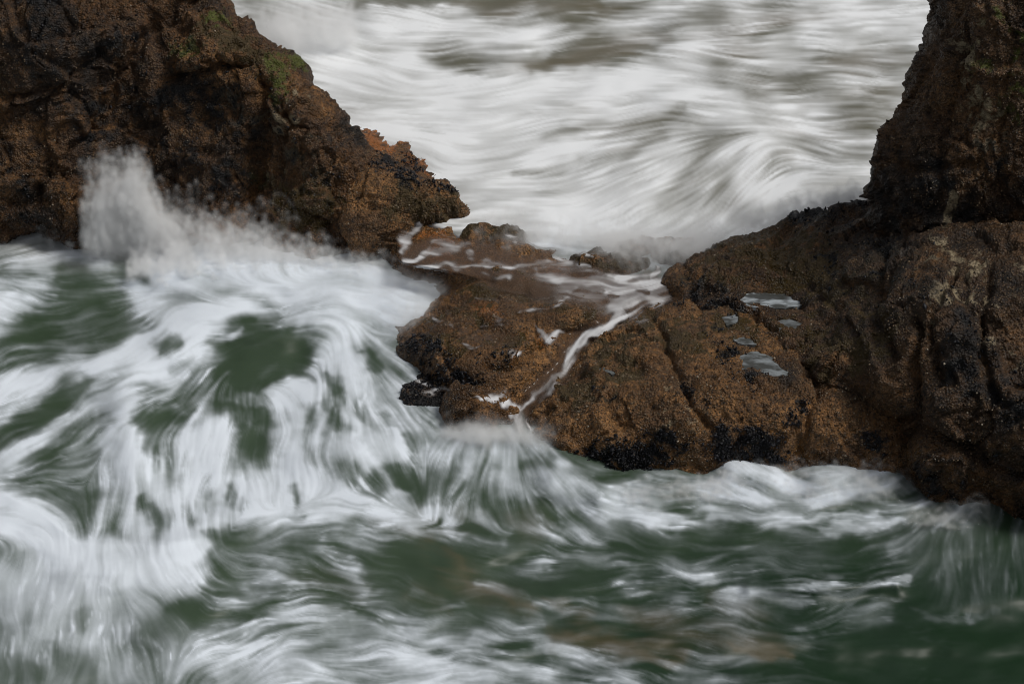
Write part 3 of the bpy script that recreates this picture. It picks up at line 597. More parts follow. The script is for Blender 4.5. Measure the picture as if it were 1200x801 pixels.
# low spur behind it
res = relief('rock_spur',
  [z(418,185,.60), z(436,190,.60), z(455,193,.62), z(484,205,.62), z(505,208,.62), z(521,208,.60), z(532,219,.54), z(541,234,.46), z(550,247,.36), z(544,257,.28), z(530,262,.25), z(505,268,.22), z(480,280,.18), z(466,290,.15), z(420,292,.2), z(405,230,.5)],
  [z(470,235,.52), z(500,235,.50), z(525,238,.44), z(490,255,.36), z(450,220,.60)], ROCK_C, roll=.10, rw=.12, depth=.7, amp=.55, seed=5.1,
  marks={'crust':[(.75,16,[(440,196),(480,208),(522,210)])], 'weed':[(.7,30,[(480,240),(530,245)])], 'orange':[(.45,8,[(490,210),(500,212)])]})
tag(res[0], 'low brown rock spur with black mussels along its crest, jutting from the tall stack', 'rock'); SURF['spur'] = res
# orange shelf awash behind the spur
res = relief('rock_shelf',
  [z(395,150,.25), z(420,142,.2), z(450,146,.18), z(490,165,.17), z(518,182,.17), z(530,200,.18), z(526,222,.22), z(480,215,.3), z(430,205,.32), z(400,190,.32)],
  [z(440,165,.292), z(470,180,.292), z(500,195,.286), z(450,190,.305), z(430,152,.28), z(480,168,.28)], ROCK_C, roll=.04, rw=.1, depth=.5, amp=.16, seed=8.4,
  marks={'stain_shade':[(.5,60,[(420,150),(500,190)])], 'orange':[(.52,60,[(425,165),(500,195)])], 'crust':[(.7,7,[(455,192),(490,200)]), (.6,6,[(470,182),(485,186)])], 'wet':[(1,80,[(440,170)])]})
tag(res[0], 'flat orange rock shelf awash between the tall stack and the white surge', 'rock'); SURF['shelf'] = res
# middle ledge
def basin(px, py, V, disp):
    d, _ = seg_dist(px, py, [(650,324),(700,338),(770,342)]); k = np.exp(-(d / 24) ** 4); e, _ = seg_dist(px, py, [(480,290),(560,304),(640,314)]); q = np.exp(-(e / 10) ** 4)
    c, _ = seg_dist(px, py, [(735,360),(715,374),(690,400),(650,440),(612,482)]); g = np.exp(-(c / 8) ** 4)
    return disp * (1 - .7 * k) * (1 - .6 * q) * (1 - .6 * g) - .03 * k
res = relief('rock_ledge',
  [z(440,312,-.05), z(462,285,.24), z(500,268,.27), z(545,258,.28), z(600,282,.30), z(680,298,.30), z(740,305,.30), z(800,322,.28), z(790,345,.26), z(760,372,.24), z(728,385,.22), z(700,405,.17), z(668,440,.08), z(640,480,-.05), z(622,530,-.28), z(560,535,-.3), z(500,515,-.3), z(452,460,-.3), z(430,400,-.28), z(425,345,-.22)],
  [z(560,300,.29), z(500,292,.28), z(640,308,.31), z(700,335,.29), z(740,345,.29), z(770,335,.29), z(600,340,.37), z(570,330,.33), z(560,365,.34), z(650,362,.42), z(690,362,.41), z(705,372,.38), z(620,360,.33), z(530,350,.15), z(500,325,.08), z(520,390,.28), z(580,405,.34), z(630,405,.33), z(660,420,.20), z(685,398,.24), z(600,440,.24), z(620,460,.08), z(560,430,.28), z(510,415,.24), z(482,410,.10), z(490,430,.06), z(540,450,.14), z(500,450,.02), z(590,462,.12), z(560,500,-.1)],
  ROCK_C, roll=.10, rw=.14, depth=.9, amp=.32, seed=3.3, carve=basin,
  cracks=[(.05,5,[(540,300),(580,335),(640,345)]), (.06,6,[(690,392),(650,385),(600,390),(560,375)]), (.05,4,[(560,375),(520,400)]), (.06,5,[(640,400),(600,430),(570,425)])],
  marks={'orange':[(.42,22,[(480,285),(540,300),(600,320)]), (.40,16,[(560,350),(590,380),(640,395)]), (.7,8,[(640,312),(660,316)]), (.4,16,[(660,348),(640,350)])],
         'weed':[(.7,22,[(560,335),(600,330),(640,340)]), (.7,22,[(655,365),(715,375)]), (.55,35,[(520,395),(600,400)])],
         'crust':[(.85,16,[(488,405),(505,412)]), (.6,10,[(520,420),(540,440)]), (.7,14,[(500,445),(560,448)]), (.5,12,[(560,420),(600,415)])], 'wet':[(1,60,[(500,300),(700,340)]), (.7,80,[(560,400)])]})
tag(res[0], 'low wet tan ledge veined with foam between the stack and the chute', 'rock'); SURF['ledge'] = res
# slab right of the chute
res = relief('rock_slab',
  [z(606,492,-.12), z(640,446,.09), z(676,412,.18), z(716,384,.25), z(755,362,.30), z(790,342,.36), z(830,345,.46), z(890,375,.50), z(950,410,.50), z(1010,450,.46), z(1070,510,.25), z(1110,570,.0), z(1110,615,-.3), z(1040,605,-.3), z(940,585,-.3), z(850,590,-.3), z(770,585,-.3), z(715,595,-.3), z(640,560,-.3), z(605,530,-.3)],
  [z(740,385,.37), z(700,422,.32), z(660,470,.22), z(640,500,.08), z(690,515,.13), z(715,548,.0), z(680,535,.02), z(760,465,.42), z(800,420,.50), z(780,395,.45), z(850,400,.52), z(860,440,.52), z(890,425,.52), z(800,495,.34), z(850,525,.15), z(920,500,.34), z(970,480,.42), z(1000,515,.25), z(1040,530,.2), z(820,370,.48), z(740,430,.40), z(780,540,.02), z(830,545,.03), z(930,545,.02), z(1000,545,.06)],
  ROCK_C, roll=.12, rw=.16, depth=1.0, amp=.48, seed=11.2, flats=TIDEPOOLS[2:],
  cracks=[(.05,4,[(770,380),(790,430),(805,470),(830,500)]), (.05,4,[(960,455),(945,500),(940,540)]), (.05,6,[(620,560),(690,545),(720,560)])],
  marks={'crust':[(.9,22,[(690,545),(735,535),(760,530)]), (.9,22,[(850,520),(900,525)]), (.7,12,[(930,490),(940,480)]), (.8,14,[(1010,515),(1030,520)]), (.55,16,[(840,400),(880,440)]), (.5,10,[(700,455),(710,460)]), (.6,9,[(800,455),(825,470)]), (.7,8,[(785,350),(800,365)]), (.5,12,[(780,510),(800,520)])],
         'weed':[(.65,40,[(720,400),(780,390),(850,385)]), (.5,45,[(680,450),(740,420)])], 'pale':[(.25,50,[(720,480),(790,480)])], 'stain_shade':[(.5,14,[(850,372),(885,430),(925,445)]), (.4,12,[(715,434)])], 'wet':[(.9,40,[(860,400),(880,430)]), (.8,40,[(700,545),(1000,550)])]})
tag(res[0], 'broad tan barnacled slab beside the chute, black mussels along its lower edge', 'rock'); SURF['slab'] = res
# headland
res = relief('rock_headland',
  [z(792,338,.34), z(803,320,.40), z(820,303,.48), z(850,284,.56), z(880,273,.62), z(915,262,.66), z(935,254,.70), z(990,245,.78), z(1020,238,.84), z(1100,232,.95), z(1380,232,1.0), z(1520,260,1.0), z(1610,360,.8), z(1600,520,.3), z(1540,640,-.2), z(1420,690,-.35), z(1300,670,-.35), z(1210,645,-.35), z(1120,612,-.28), z(1075,568,.0), z(1035,514,.18), z(985,474,.36), z(935,440,.44), z(890,412,.46), z(850,385,.44)],
  [z(905,349,.56), z(860,350,.52), z(850,320,.55), z(870,300,.62), z(920,300,.69), z(960,330,.72), z(990,290,.86), z(1030,290,.98), z(1090,294,1.25), z(1150,294,1.30), z(1200,297,1.33), z(1280,300,1.35), z(1000,380,.80), z(960,400,.66), z(930,400,.58), z(1050,360,1.05), z(1100,340,1.22), z(1200,350,1.25), z(1060,440,.75), z(1000,435,.60), z(1100,470,.72), z(1150,450,.85), z(1200,450,.92), z(1150,540,.38), z(1210,570,.32), z(1100,550,.26), z(1080,520,.38), z(1060,490,.48), z(1300,450,.95), z(1300,580,.3), z(1420,330,1.35), z(1450,480,.85)],
  ROCK_R, roll=.10, rw=.14, depth=1.3, amp=.66, seed=14.9, flats=TIDEPOOLS[:2],
  cracks=[(.10,5,[(1075,380),(1072,440),(1078,490),(1060,520)]), (.09,5,[(930,432),(985,468),(1030,500),(1070,495),(1110,520),(1200,560)]), (.06,4,[(1040,300),(1020,360),(1050,420)]), (.06,4,[(1120,310),(1090,380),(1100,440)]), (.06,4,[(1160,320),(1150,400),(1170,470)])],
  marks={'weed':[(.75,50,[(850,300),(920,290),(960,320)]), (.6,40,[(930,400),(1000,420)]), (.5,60,[(980,340),(1040,350)])], 'crust':[(.7,14,[(920,258),(960,256),(1015,240)]), (.6,26,[(830,350),(860,372)]), (.7,14,[(1010,515),(1035,510)]), (.6,30,[(1080,570),(1120,590)]), (.45,50,[(1000,300),(1060,330)]), (.4,50,[(1120,400),(1180,480)])],
         'pale':[(.40,22,[(1080,310),(1110,300)]), (.42,30,[(1150,330),(1190,340)]), (.5,12,[(1155,370),(1160,400)]), (.35,16,[(1110,340),(1090,370)]), (.35,18,[(1185,390),(1190,420)])], 'stain_shade':[(.5,16,[(872,352),(906,360),(942,350)]), (.9,50,[(1000,275),(1050,300),(1040,350)]), (.7,50,[(1120,400),(1180,470)]), (.6,50,[(960,340),(1000,390)]), (.6,60,[(1150,560),(1200,600)])], 'wet':[(.9,50,[(880,345),(920,360)]), (.8,60,[(1060,560),(1200,620)])]})  # pool rim is wet stain; the wash below the crag is painted shade
tag(res[0], 'dark brown headland sloping up to a pale lichened shoulder beneath the upright crag', 'rock'); SURF['headland'] = res
# upright crag
res = relief('upright_crag',
  [f(1128,-90,-.35,76), f(1106,0,-.42,76), f(1100,22,-.43,76), f(1092,40,-.43,76), f(1082,66,-.44,76), f(1075,91,-.45,76), f(1067,120,-.45,76), f(1056,143,-.46,76), f(1040,163,-.46,76), f(1032,186,-.46,76), f(1021,212,-.46,76), f(1025,236,-.44,76), f(1024,261,-.44,76), f(1034,282,-.44,76), f(1050,310,-.5,76), f(1130,325,-.5,76), f(1390,330,-.5,76), f(1500,320,-.45,76), f(1560,230,-.45,76), f(1540,100,-.4,76), f(1490,-20,-.4,76), f(1430,-110,-.4,76)],
  [f(1150,150,-.84,76), f(1380,150,-1.0,76), f(1400,20,-.95,76), f(1150,20,-.80,76), f(1230,100,-.95,76), f(1100,180,-.74,76), f(1070,220,-.70,76), f(1100,265,-.70,76), f(1160,240,-.80,76), f(1100,296,-.56,76), f(1200,292,-.62,76), f(1060,285,-.56,76), f(1190,200,-.9,76), f(1120,90,-.72,76)],
  ROCK_K, roll=.25, rw=.25, depth=1.8, amp=.62, seed=21.5, grain=2.6, taper=.38, ridge=(1.15, 1.15, .85),
  cracks=[(.03,4,[(1150,-20),(1130,80),(1110,160),(1100,240)]), (.025,4,[(1190,40),(1170,140),(1180,240)]), (.04,4,[(1040,190),(1090,200),(1150,190)])],
  marks={'stain_shade':[(1.,60,[(1040,245),(1110,265),(1200,265)]), (.4,30,[(1050,200),(1100,215)])], 'crust':[(.6,45,[(1040,240),(1100,270),(1190,270)]), (.45,40,[(1120,200),(1190,180)])], 'moss':[(.30,50,[(1170,40),(1180,120)]), (.35,24,[(1150,60),(1160,90)])], 'pale':[(1.5,5,[(1118,226),(1115,238),(1111,250),(1109,258)]), (.4,10,[(1170,130),(1165,136)]), (.35,30,[(1130,60),(1150,40)]), (.35,30,[(1150,110),(1160,170)])]})  # the deep shade at the crag's base is painted in as a dark band
tag(res[0], 'upright dark crag rising above the headland with one pale streak low on its face', 'rock'); SURF['crag'] = res
# loose lumps
LUMPS = [
 ('rock_lump', 580, 290, .20, (.24,.18,.11), ROCK_C, 31., -.5, 'humped wet brown rock between the spur and the foam streaked pools', {'weed':[(.8,60,[(582,285)])]}),
 ('rock_lump', 716, 314, .26, (.30,.15,.085), ROCK_C, 33., .0, 'flat weedy rock at the back rim of the foam basin', {'weed':[(.9,80,[(716,310)])]}),
 ('rock_lump', 744, 298, .23, (.17,.15,.09), ROCK_C, 35., .3, 'dark rock knob half veiled by the mist behind the foam basin', {'weed':[(.6,60,[(745,290)])]}),
 ('rock_lump', 792, 306, .23, (.20,.16,.11), ROCK_C, 37., .8, 'wet rock veiled by spray where the surge meets the headland', {'weed':[(.6,60,[(790,300)])]}),
 ('rock_lump', 566, 484, .0, (.23,.20,.14), ROCK_C, 39., .4, 'small brown rock under the fall at the foot of the chute', {'wet':[(1,80,[(566,480)])]}),
 ('rock_lump', 508, 468, -.06, (.20,.14,.09), ROCK_C, 41., .1, 'low rock black with mussels at the edge of the churned foam', {'crust':[(1.2,80,[(505,462)])], 'wet':[(1,80,[(505,462)])]}),
]
for nm, px_, py_, zz, r_, mt, sd_, rt, lb, mk in LUMPS:
    res = boulder(nm, px_, py_, zz, r_, mt, sd_, rt, marks=mk)
    tag(res[0], lb, 'rock'); SURF[lb] = res
NB = {'stack': (5500, 500), 'spur': (1800, 600), 'shelf': (0, 200), 'ledge': (4500, 1000), 'slab': (6000, 2000), 'headland': (5000, 800), 'crag': (2500, 0)}
for i_, (k_, (nb_, nm_)) in enumerate(NB.items()):
    o_, V_, N_, at_, px_, py_ = SURF[k_]; grow_on(o_, V_, N_, at_, px_, py_, LIFE, max(nb_, 200), nm_, 50 + i_)
o_, V_, N_, at_, px_, py_ = SURF['low rock black with mussels at the edge of the churned foam']; grow_on(o_, V_, N_, at_, px_, py_, LIFE, 300, 500, 70)
# ----------------------------------------------------------------- the sea
foamF, foamS, foamL = foam_maps()
def mapped(M, px, py):
    fold = lambda v, a, b: a + np.abs((v - a + (b - a)) % (2 * (b - a)) - (b - a))      # the pattern goes on past the map as its mirror image
    px = fold(px, MX0 + 2, MX1 - 2); py = fold(py, MY0 + 2, MY1 - 2)
    x = np.clip((px - MX0) / MS, 0, mw - 1.001); y = np.clip((py - MY0) / MS, 0, mh - 1.001)
    i, j = x.astype(int), y.astype(int); a, b = x - i, y - j
    return (M[j, i] * (1 - a) + M[j, i + 1] * a) * (1 - b) + (M[j + 1, i] * (1 - a) + M[j + 1, i + 1] * a) * b
BACK = .28
RIM = [(-400,140),(380,190),(440,240),(545,285),(620,312),(720,328),(800,335),(900,300),(1000,275),(1500,260)]
def bump(px, py, h, wd, pts):
    d, t = seg_dist(px, py, pts); return h * np.exp(-(d / wd) ** 2)
def sea_height(px, py):
    rim = np.interp(px, [p[0] for p in RIM], [p[1] for p in RIM])
    h = BACK * sstep(30, -10, py - rim)
    P = np.stack([px / 90, py / 45, 0 * px], -1).reshape(-1, 3)
    n = perlin(P).reshape(px.shape); n2 = perlin(P * 2.6 + 9).reshape(px.shape); n3 = perlin(P * 6 + 3).reshape(px.shape)
    sh_, _ = seg_dist(px, py, [(430,165),(500,195)]); q_ = 1 - .75 * np.exp(-(sh_ / 50) ** 2); n, n2, n3 = n * q_, n2 * q_, n3 * q_
    h = h + .05 * n + .011 * n2 + .001 * n3
    # swell: the hollow on the left, the eye, the breaking crest, surge against the slab
    h += bump(px, py, -.10, 45, [(40,390),(140,360)]) + bump(px, py, .05, 26, [(200,395),(260,375),(330,378),(400,368)])
    h += bump(px, py, -.05, 34, [(280,430),(340,430)]) + bump(px, py, .08, 30, [(150,480),(160,560)]) + bump(px, py, -.05, 25, [(300,535),(320,545)])
    d = py - np.interp(px, [-200,0,45,90,180,245,320], [560,578,600,637,641,632,650])           # breaking crest, steep behind
    cr = np.where(d < 0, np.exp(-(d / 11.) ** 2), np.exp(-(np.maximum(d, 0) / 100.) ** 2)) * sstep(300, 190, px)
    h += .12 * cr
    h += bump(px, py, .09, 24, [(650,560),(700,575)]) + bump(px, py, .10, 20, [(860,552),(900,560)]) + bump(px, py, .09, 22, [(960,560),(1040,556)]) + bump(px, py, .06, 12, [(880,690),(1050,682)])
    h += bump(px, py, .10, 45, [(230,310),(330,325),(430,335)]) + bump(px, py, .08, 30, [(480,345),(530,350)])
    h += bump(px, py, .03, 30, [(790,115),(890,158)]) + bump(px, py, -.02, 30, [(800,220),(860,180)]) + bump(px, py, -.06, 20, [(640,60),(760,45)])
    return h
us = np.concatenate([-np.geomspace(3000, 520, 14), np.arange(-500, -131, 5.), np.arange(-130, 1331, 1.65), np.arange(1335, 1701, 5.), 1200 + np.geomspace(520, 3000, 14)])
vsn = np.concatenate([np.array([-527., -515, -500, -470, -430, -380, -320, -260, -200, -150, -110, -80, -60, -45, -36]), np.arange(-30, 862, 1.5), np.array([870., 890, 930, 990, 1080, 1250, 1500, 2000])])
PXg, PYg = np.meshgrid(us, vsn)
Hh = sea_height(np.clip(PXg, -800, 2000), np.clip(PYg, -60, 900))
Hh = np.where(PYg < -60, BACK, Hh); Vg = at_z(PXg, PYg, Hh)
# going down the picture the water only comes nearer
yy = np.minimum.accumulate(Vg[..., 1], axis=0); dd_ = ray(PXg, PYg); tt_ = (yy - CAM[1]) / dd_[..., 1]
Vg = CAM + dd_ * tt_[..., None]
ny_, nx_ = PXg.shape; fo = mapped(foamF, PXg, PYg); sa = mapped(foamS, PXg, PYg); stx = mapped(foamL, PXg, PYg)
farv = sstep(-40, -160, PYg); fo = fo * (1 - farv) + farv * np.clip(.35 + .35 * perlin(np.stack([PXg / 60, PYg / 9, 0 * PXg], -1).reshape(-1, 3)).reshape(PXg.shape), 0, 1)
fo = fo ** 2.0
backm = sstep(330, 250, PYg)
deep = sstep(500, 1000, PXg + (PYg - 600) * .9) * sstep(560, 680, PYg)
Vg[..., 2] += .010 * (blur(fo, 2) - .5) + .0010 * np.clip(stx, -2, 2) * fo
id_ = np.arange(nx_ * ny_).reshape(ny_, nx_)
Fs = np.c_[id_[:-1, :-1].ravel(), id_[1:, :-1].ravel(), id_[1:, 1:].ravel(), id_[:-1, 1:].ravel()]
SEA, nt, bs, out = new_mat('sea_water')
fa = attr(nt, 'foam')
c = mixc(nt, attr(nt, 'back'), (.035, .057, .033), (.108, .106, .076)); c = mixc(nt, attr(nt, 'deep'), c, (.008, .025, .010)); c = mixc(nt, mth(nt, 'MULTIPLY', attr(nt, 'sand'), .48), c, (.125, .088, .045))
c = mixc(nt, fa, c, mixc(nt, attr(nt, 'back'), (.69, .75, .82), (.76, .785, .81)))
nt.links.new(c, bs.inputs['Base Color'])
rg = nd(nt, 'ShaderNodeMapRange', i_To_Min=.42, i_To_Max=.85); nt.links.new(fa, rg.inputs[0]); nt.links.new(rg.outputs[0], bs.inputs['Roughness'])
sl = nd(nt, 'ShaderNodeMapRange', i_To_Min=.5, i_To_Max=.15); nt.links.new(fa, sl.inputs[0]); nt.links.new(sl.outputs[0], bs.inputs['Specular IOR Level']); bs.inputs['IOR'].default_value = 1.33
sea = put('sea', Vg.reshape(-1, 3), Fs, SEA, attrs={'foam': fo.ravel(), 'sand': sa.ravel(), 'back': backm.ravel(), 'deep': deep.ravel()}, base=np.zeros(3))
tag(sea, 'grey green sea combed with long white foam', kind='structure')
# ----------------------------------------------------------------- water lying and running on the ledge
def height_map(keys):
    """height of the rock shells met by each photo pixel of the ledge area (nearest shell wins)"""
    x0, x1, y0, y1 = 380, 1000, 220, 560; Wd, Hd = x1 - x0, y1 - y0
    best = np.full(Wd * Hd, 1e9); zm = np.zeros(Wd * Hd)
    for k in keys:
        _, V, N, at, px, py = SURF[k]; px, py = proj(V)
        for ox in (0, 1):
            for oy in (0, 1):
                i = np.floor(px + ox - .5).astype(int) - x0; j = np.floor(py + oy - .5).astype(int) - y0; m = (i >= 0) & (i < Wd) & (j >= 0) & (j < Hd)
                c = j[m] * Wd + i[m]; dep = np.linalg.norm(V[m] - CAM, axis=1); o = np.argsort(-dep); c = c[o]; dep = dep[o]; zz = V[m][o][:, 2]
                ok = dep < best[c]; best[c[ok]] = dep[ok]; zm[c[ok]] = zz[ok]
    hole = (best > 1e8).reshape(Hd, Wd); zm = zm.reshape(Hd, Wd); wgt = blur((~hole).astype(float), 2.0); zb = blur(np.where(hole, 0, zm), 2.0) / np.maximum(wgt, 1e-3)
    return lambda px, py: zb[np.clip(np.rint(py).astype(int) - y0, 0, Hd - 1), np.clip(np.rint(px).astype(int) - x0, 0, Wd - 1)]
ROCKZ = height_map(['spur', 'ledge', 'slab'] + [k for k in SURF if ' ' in k])
STREAM = [ (.78,.9,13,[(640,322),(700,338),(765,348)]), (.72,.8,9,[(690,328),(750,334),(786,330)]), (.85,.9,11,[(722,354),(745,362),(772,352)]), (.85,.9,6,[(738,358),(716,374),(696,392)]), (.8,.9,3.2,[(702,384),(672,414),(642,446),(610,480)]), (.75,.8,3,[(690,402),(655,440),(630,470)]), (.9,.9,2.6,[(724,372),(692,402),(680,412)]),
 (.12,.9,3,[(712,344),(726,346)]), (.22,.8,6,[(742,366),(762,362)]), (.15,.8,3,[(678,337),(702,340)]), (.15,.8,2.6,[(745,345),(758,345)]), (.2,.7,4,[(735,328),(760,326)]), (.15,.8,4,[(640,318),(660,318)]),
 (.75,.9,3,[(490,314),(560,308),(600,315),(640,311),(672,309)]), (.7,.8,3,[(470,303),(520,296),(536,288),(545,279)]), (.85,.9,5,[(466,292),(473,281),(485,271),(496,265)]), (.7,.8,2,[(482,300),(512,291),(530,286)]), (.8,.8,3,[(543,284),(552,282)]), (.7,.8,3,[(546,296),(556,294)]), (.5,.8,2,[(515,272),(530,275)]), (.5,.8,2,[(560,322),(600,325)]), (.5,.7,2,[(505,320),(540,322)]),
 (.6,.8,3,[(596,277),(642,284)]), (.55,.7,3,[(590,290),(622,298)]), (.8,.9,2,[(768,302),(774,312),(770,322),(764,330)]), (.7,.8,2,[(660,298),(700,296),(740,302)]),
 (.8,.9,3,[(600,366),(630,361),(655,350),(670,344)]), (.8,.9,3.2,[(628,386),(648,396),(662,394)]), (.6,.7,2,[(556,386),(592,380)]), (.5,.7,2.5,[(560,350),(600,352)]), (.6,.7,2.5,[(575,372),(585,376)]), (.6,.7,2.5,[(510,378),(530,384)]), (.4,.7,4,[(600,412),(615,415)]), (.5,.7,2,[(545,402),(560,408)]), (.5,.7,3,[(660,300),(690,312)]),
 (.9,.9,6,[(560,462),(590,466),(604,476)]), (.9,.9,5,[(604,478),(612,500),(606,520)]), (.85,.9,2,[(618,492),(624,500),(628,512)]), (.6,.8,3,[(500,462),(520,458)]), (.6,.8,3,[(490,450),(505,452)]) ]
FILM = [ (.7,1,22,[(480,300),(540,300),(600,318),(660,330),(730,345),(780,338)]), (.5,1,16,[(700,380),(660,425),(615,480)]), (.25,1,14,[(590,350),(640,372),(665,392)]), (.3,1,10,[(590,285),(650,296)]), (.3,1,12,[(540,390),(600,400)]) ]
px0, px1, py0, py1, st_ = 440, 800, 258, 530, 1.3
gx, gy = np.meshgrid(np.arange(px0, px1, st_), np.arange(py0, py1, st_))
sF = paint(np.zeros(MXs.shape), STREAM); sA = paint(np.zeros(MXs.shape), FILM)
ff = mapped(sF, gx, gy); fl = mapped(sA, gx, gy); LL = mapped(foamL, gx, gy)
ff = np.clip(ff + .24 * LL * np.exp(-((ff - .45) / .35) ** 2) * sstep(.02, .15, ff), 0, 1)
lev = np.interp(gy, [258, 300, 335, 372, 400, 440, 480, 520], [.345, .345, .345, .335, .265, .16, .05, -.02])
zr = ROCKZ(gx, gy); chan, _ = seg_dist(gx, gy, [(790,332),(740,352),(715,372),(690,400),(650,440),(612,482),(605,520)])
poolm, _ = seg_dist(gx, gy, [(650,326),(700,338),(760,345)]); low, _ = seg_dist(gx, gy, [(480,290),(560,305),(640,315)])
lev = np.where((chan < 22) | (poolm < 34) | (low < 22), lev, -1)
zs = np.maximum(lev, np.minimum(zr, .6) + .006)
zs = zs + .014 * np.exp(-(chan / 9) ** 2); zs = blur(zs, 1.2)
alpha = np.clip(np.maximum(ff ** 1.3 * 1.15, .58 * sstep(.1, .5, fl)), 0, 1)
V_ = at_z(gx, gy, zs); h_, w_ = gx.shape; id2 = np.arange(h_ * w_).reshape(h_, w_)
keepf = (alpha > .03); kf = keepf[:-1, :-1] | keepf[1:, :-1] | keepf[:-1, 1:] | keepf[1:, 1:]
# no faces across a step between two rocks
kf &= (np.abs(zs[1:, :-1] - zs[:-1, :-1]) < .06) & (np.abs(zs[1:, 1:] - zs[:-1, 1:]) < .06)
jj, ii = np.nonzero(kf); Fq = np.c_[id2[jj, ii], id2[jj + 1, ii], id2[jj + 1, ii + 1], id2[jj, ii + 1]]
usd = np.unique(Fq); rm = np.full(h_ * w_, -1); rm[usd] = np.arange(len(usd))
def film_material(name):
    m, nt, bs, out = new_mat(name); fa = attr(nt, 'foam')
    c = mixc(nt, fa, (.105, .066, .044), (.60, .61, .63)); nt.links.new(c, bs.inputs['Base Color'])
    rg = nd(nt, 'ShaderNodeMapRange', i_To_Min=.12, i_To_Max=.8); nt.links.new(fa, rg.inputs[0]); nt.links.new(rg.outputs[0], bs.inputs['Roughness'])
    bs.inputs['IOR'].default_value = 1.33; nt.links.new(attr(nt, 'cover'), bs.inputs['Alpha']); return m
FILMM = film_material('running_water')
o = put('stream', V_.reshape(-1, 3)[usd], rm[Fq], FILMM, attrs={'foam': ff.ravel()[usd] ** 1.5, 'cover': alpha.ravel()[usd]})
tag(o, 'shallow white veined stream crossing the ledge and sliding down the chute', kind='structure')
# still pools
POOLM, nt, bs, out = new_mat('pool_water'); pos = nd(nt, 'ShaderNodeNewGeometry').outputs['Position']
mp = nd(nt, 'ShaderNodeMapping'); mp.inputs['Scale'].default_value = (1, 2.2, 1); nt.links.new(pos, mp.inputs[0])
fm = ramp(nt, noise(nt, mp.outputs[0], 5.5, 4, .6), [(.44, (0.,)), (.60, (1.,))])
nt.links.new(mixc(nt, mth(nt, 'MULTIPLY', fm, attr(nt, 'foam')), (.050, .052, .048), (.36, .40, .43)), bs.inputs['Base Color']); bs.inputs['Roughness'].default_value = .10; bs.inputs['IOR'].default_value = 1.33
r_ = np.random.default_rng(5)
for (pts, zp, fo_, lb) in TIDEPOOLS:
    pts = np.array(pts, float); n = len(pts); dn = []
    for i in range(n):
        a, b = pts[i], pts[(i + 1) % n]
        for k in range(4): dn.append(a + (b - a) * k / 4 + r_.normal(size=2) * (.8, .4))
    P_ = at_z(np.array(dn)[:, 0], np.array(dn)[:, 1], zp); c_ = P_.mean(0); P_ = c_ + (P_ - c_) * 1.06; m_ = len(P_)
    Vp = np.r_[P_, [c_], P_ - (0, 0, .03)]; i_ = np.arange(m_); j_ = (i_ + 1) % m_
    Ft = np.r_[np.c_[i_, np.full(m_, m_), j_], np.c_[i_, j_, m_ + 1 + j_], np.c_[i_, m_ + 1 + j_, m_ + 1 + i_]]
    o = put('tide_pool', Vp, Ft, POOLM, attrs={'foam': np.full(len(Vp), fo_)}, smooth=False); tag(o, lb, kind='structure')

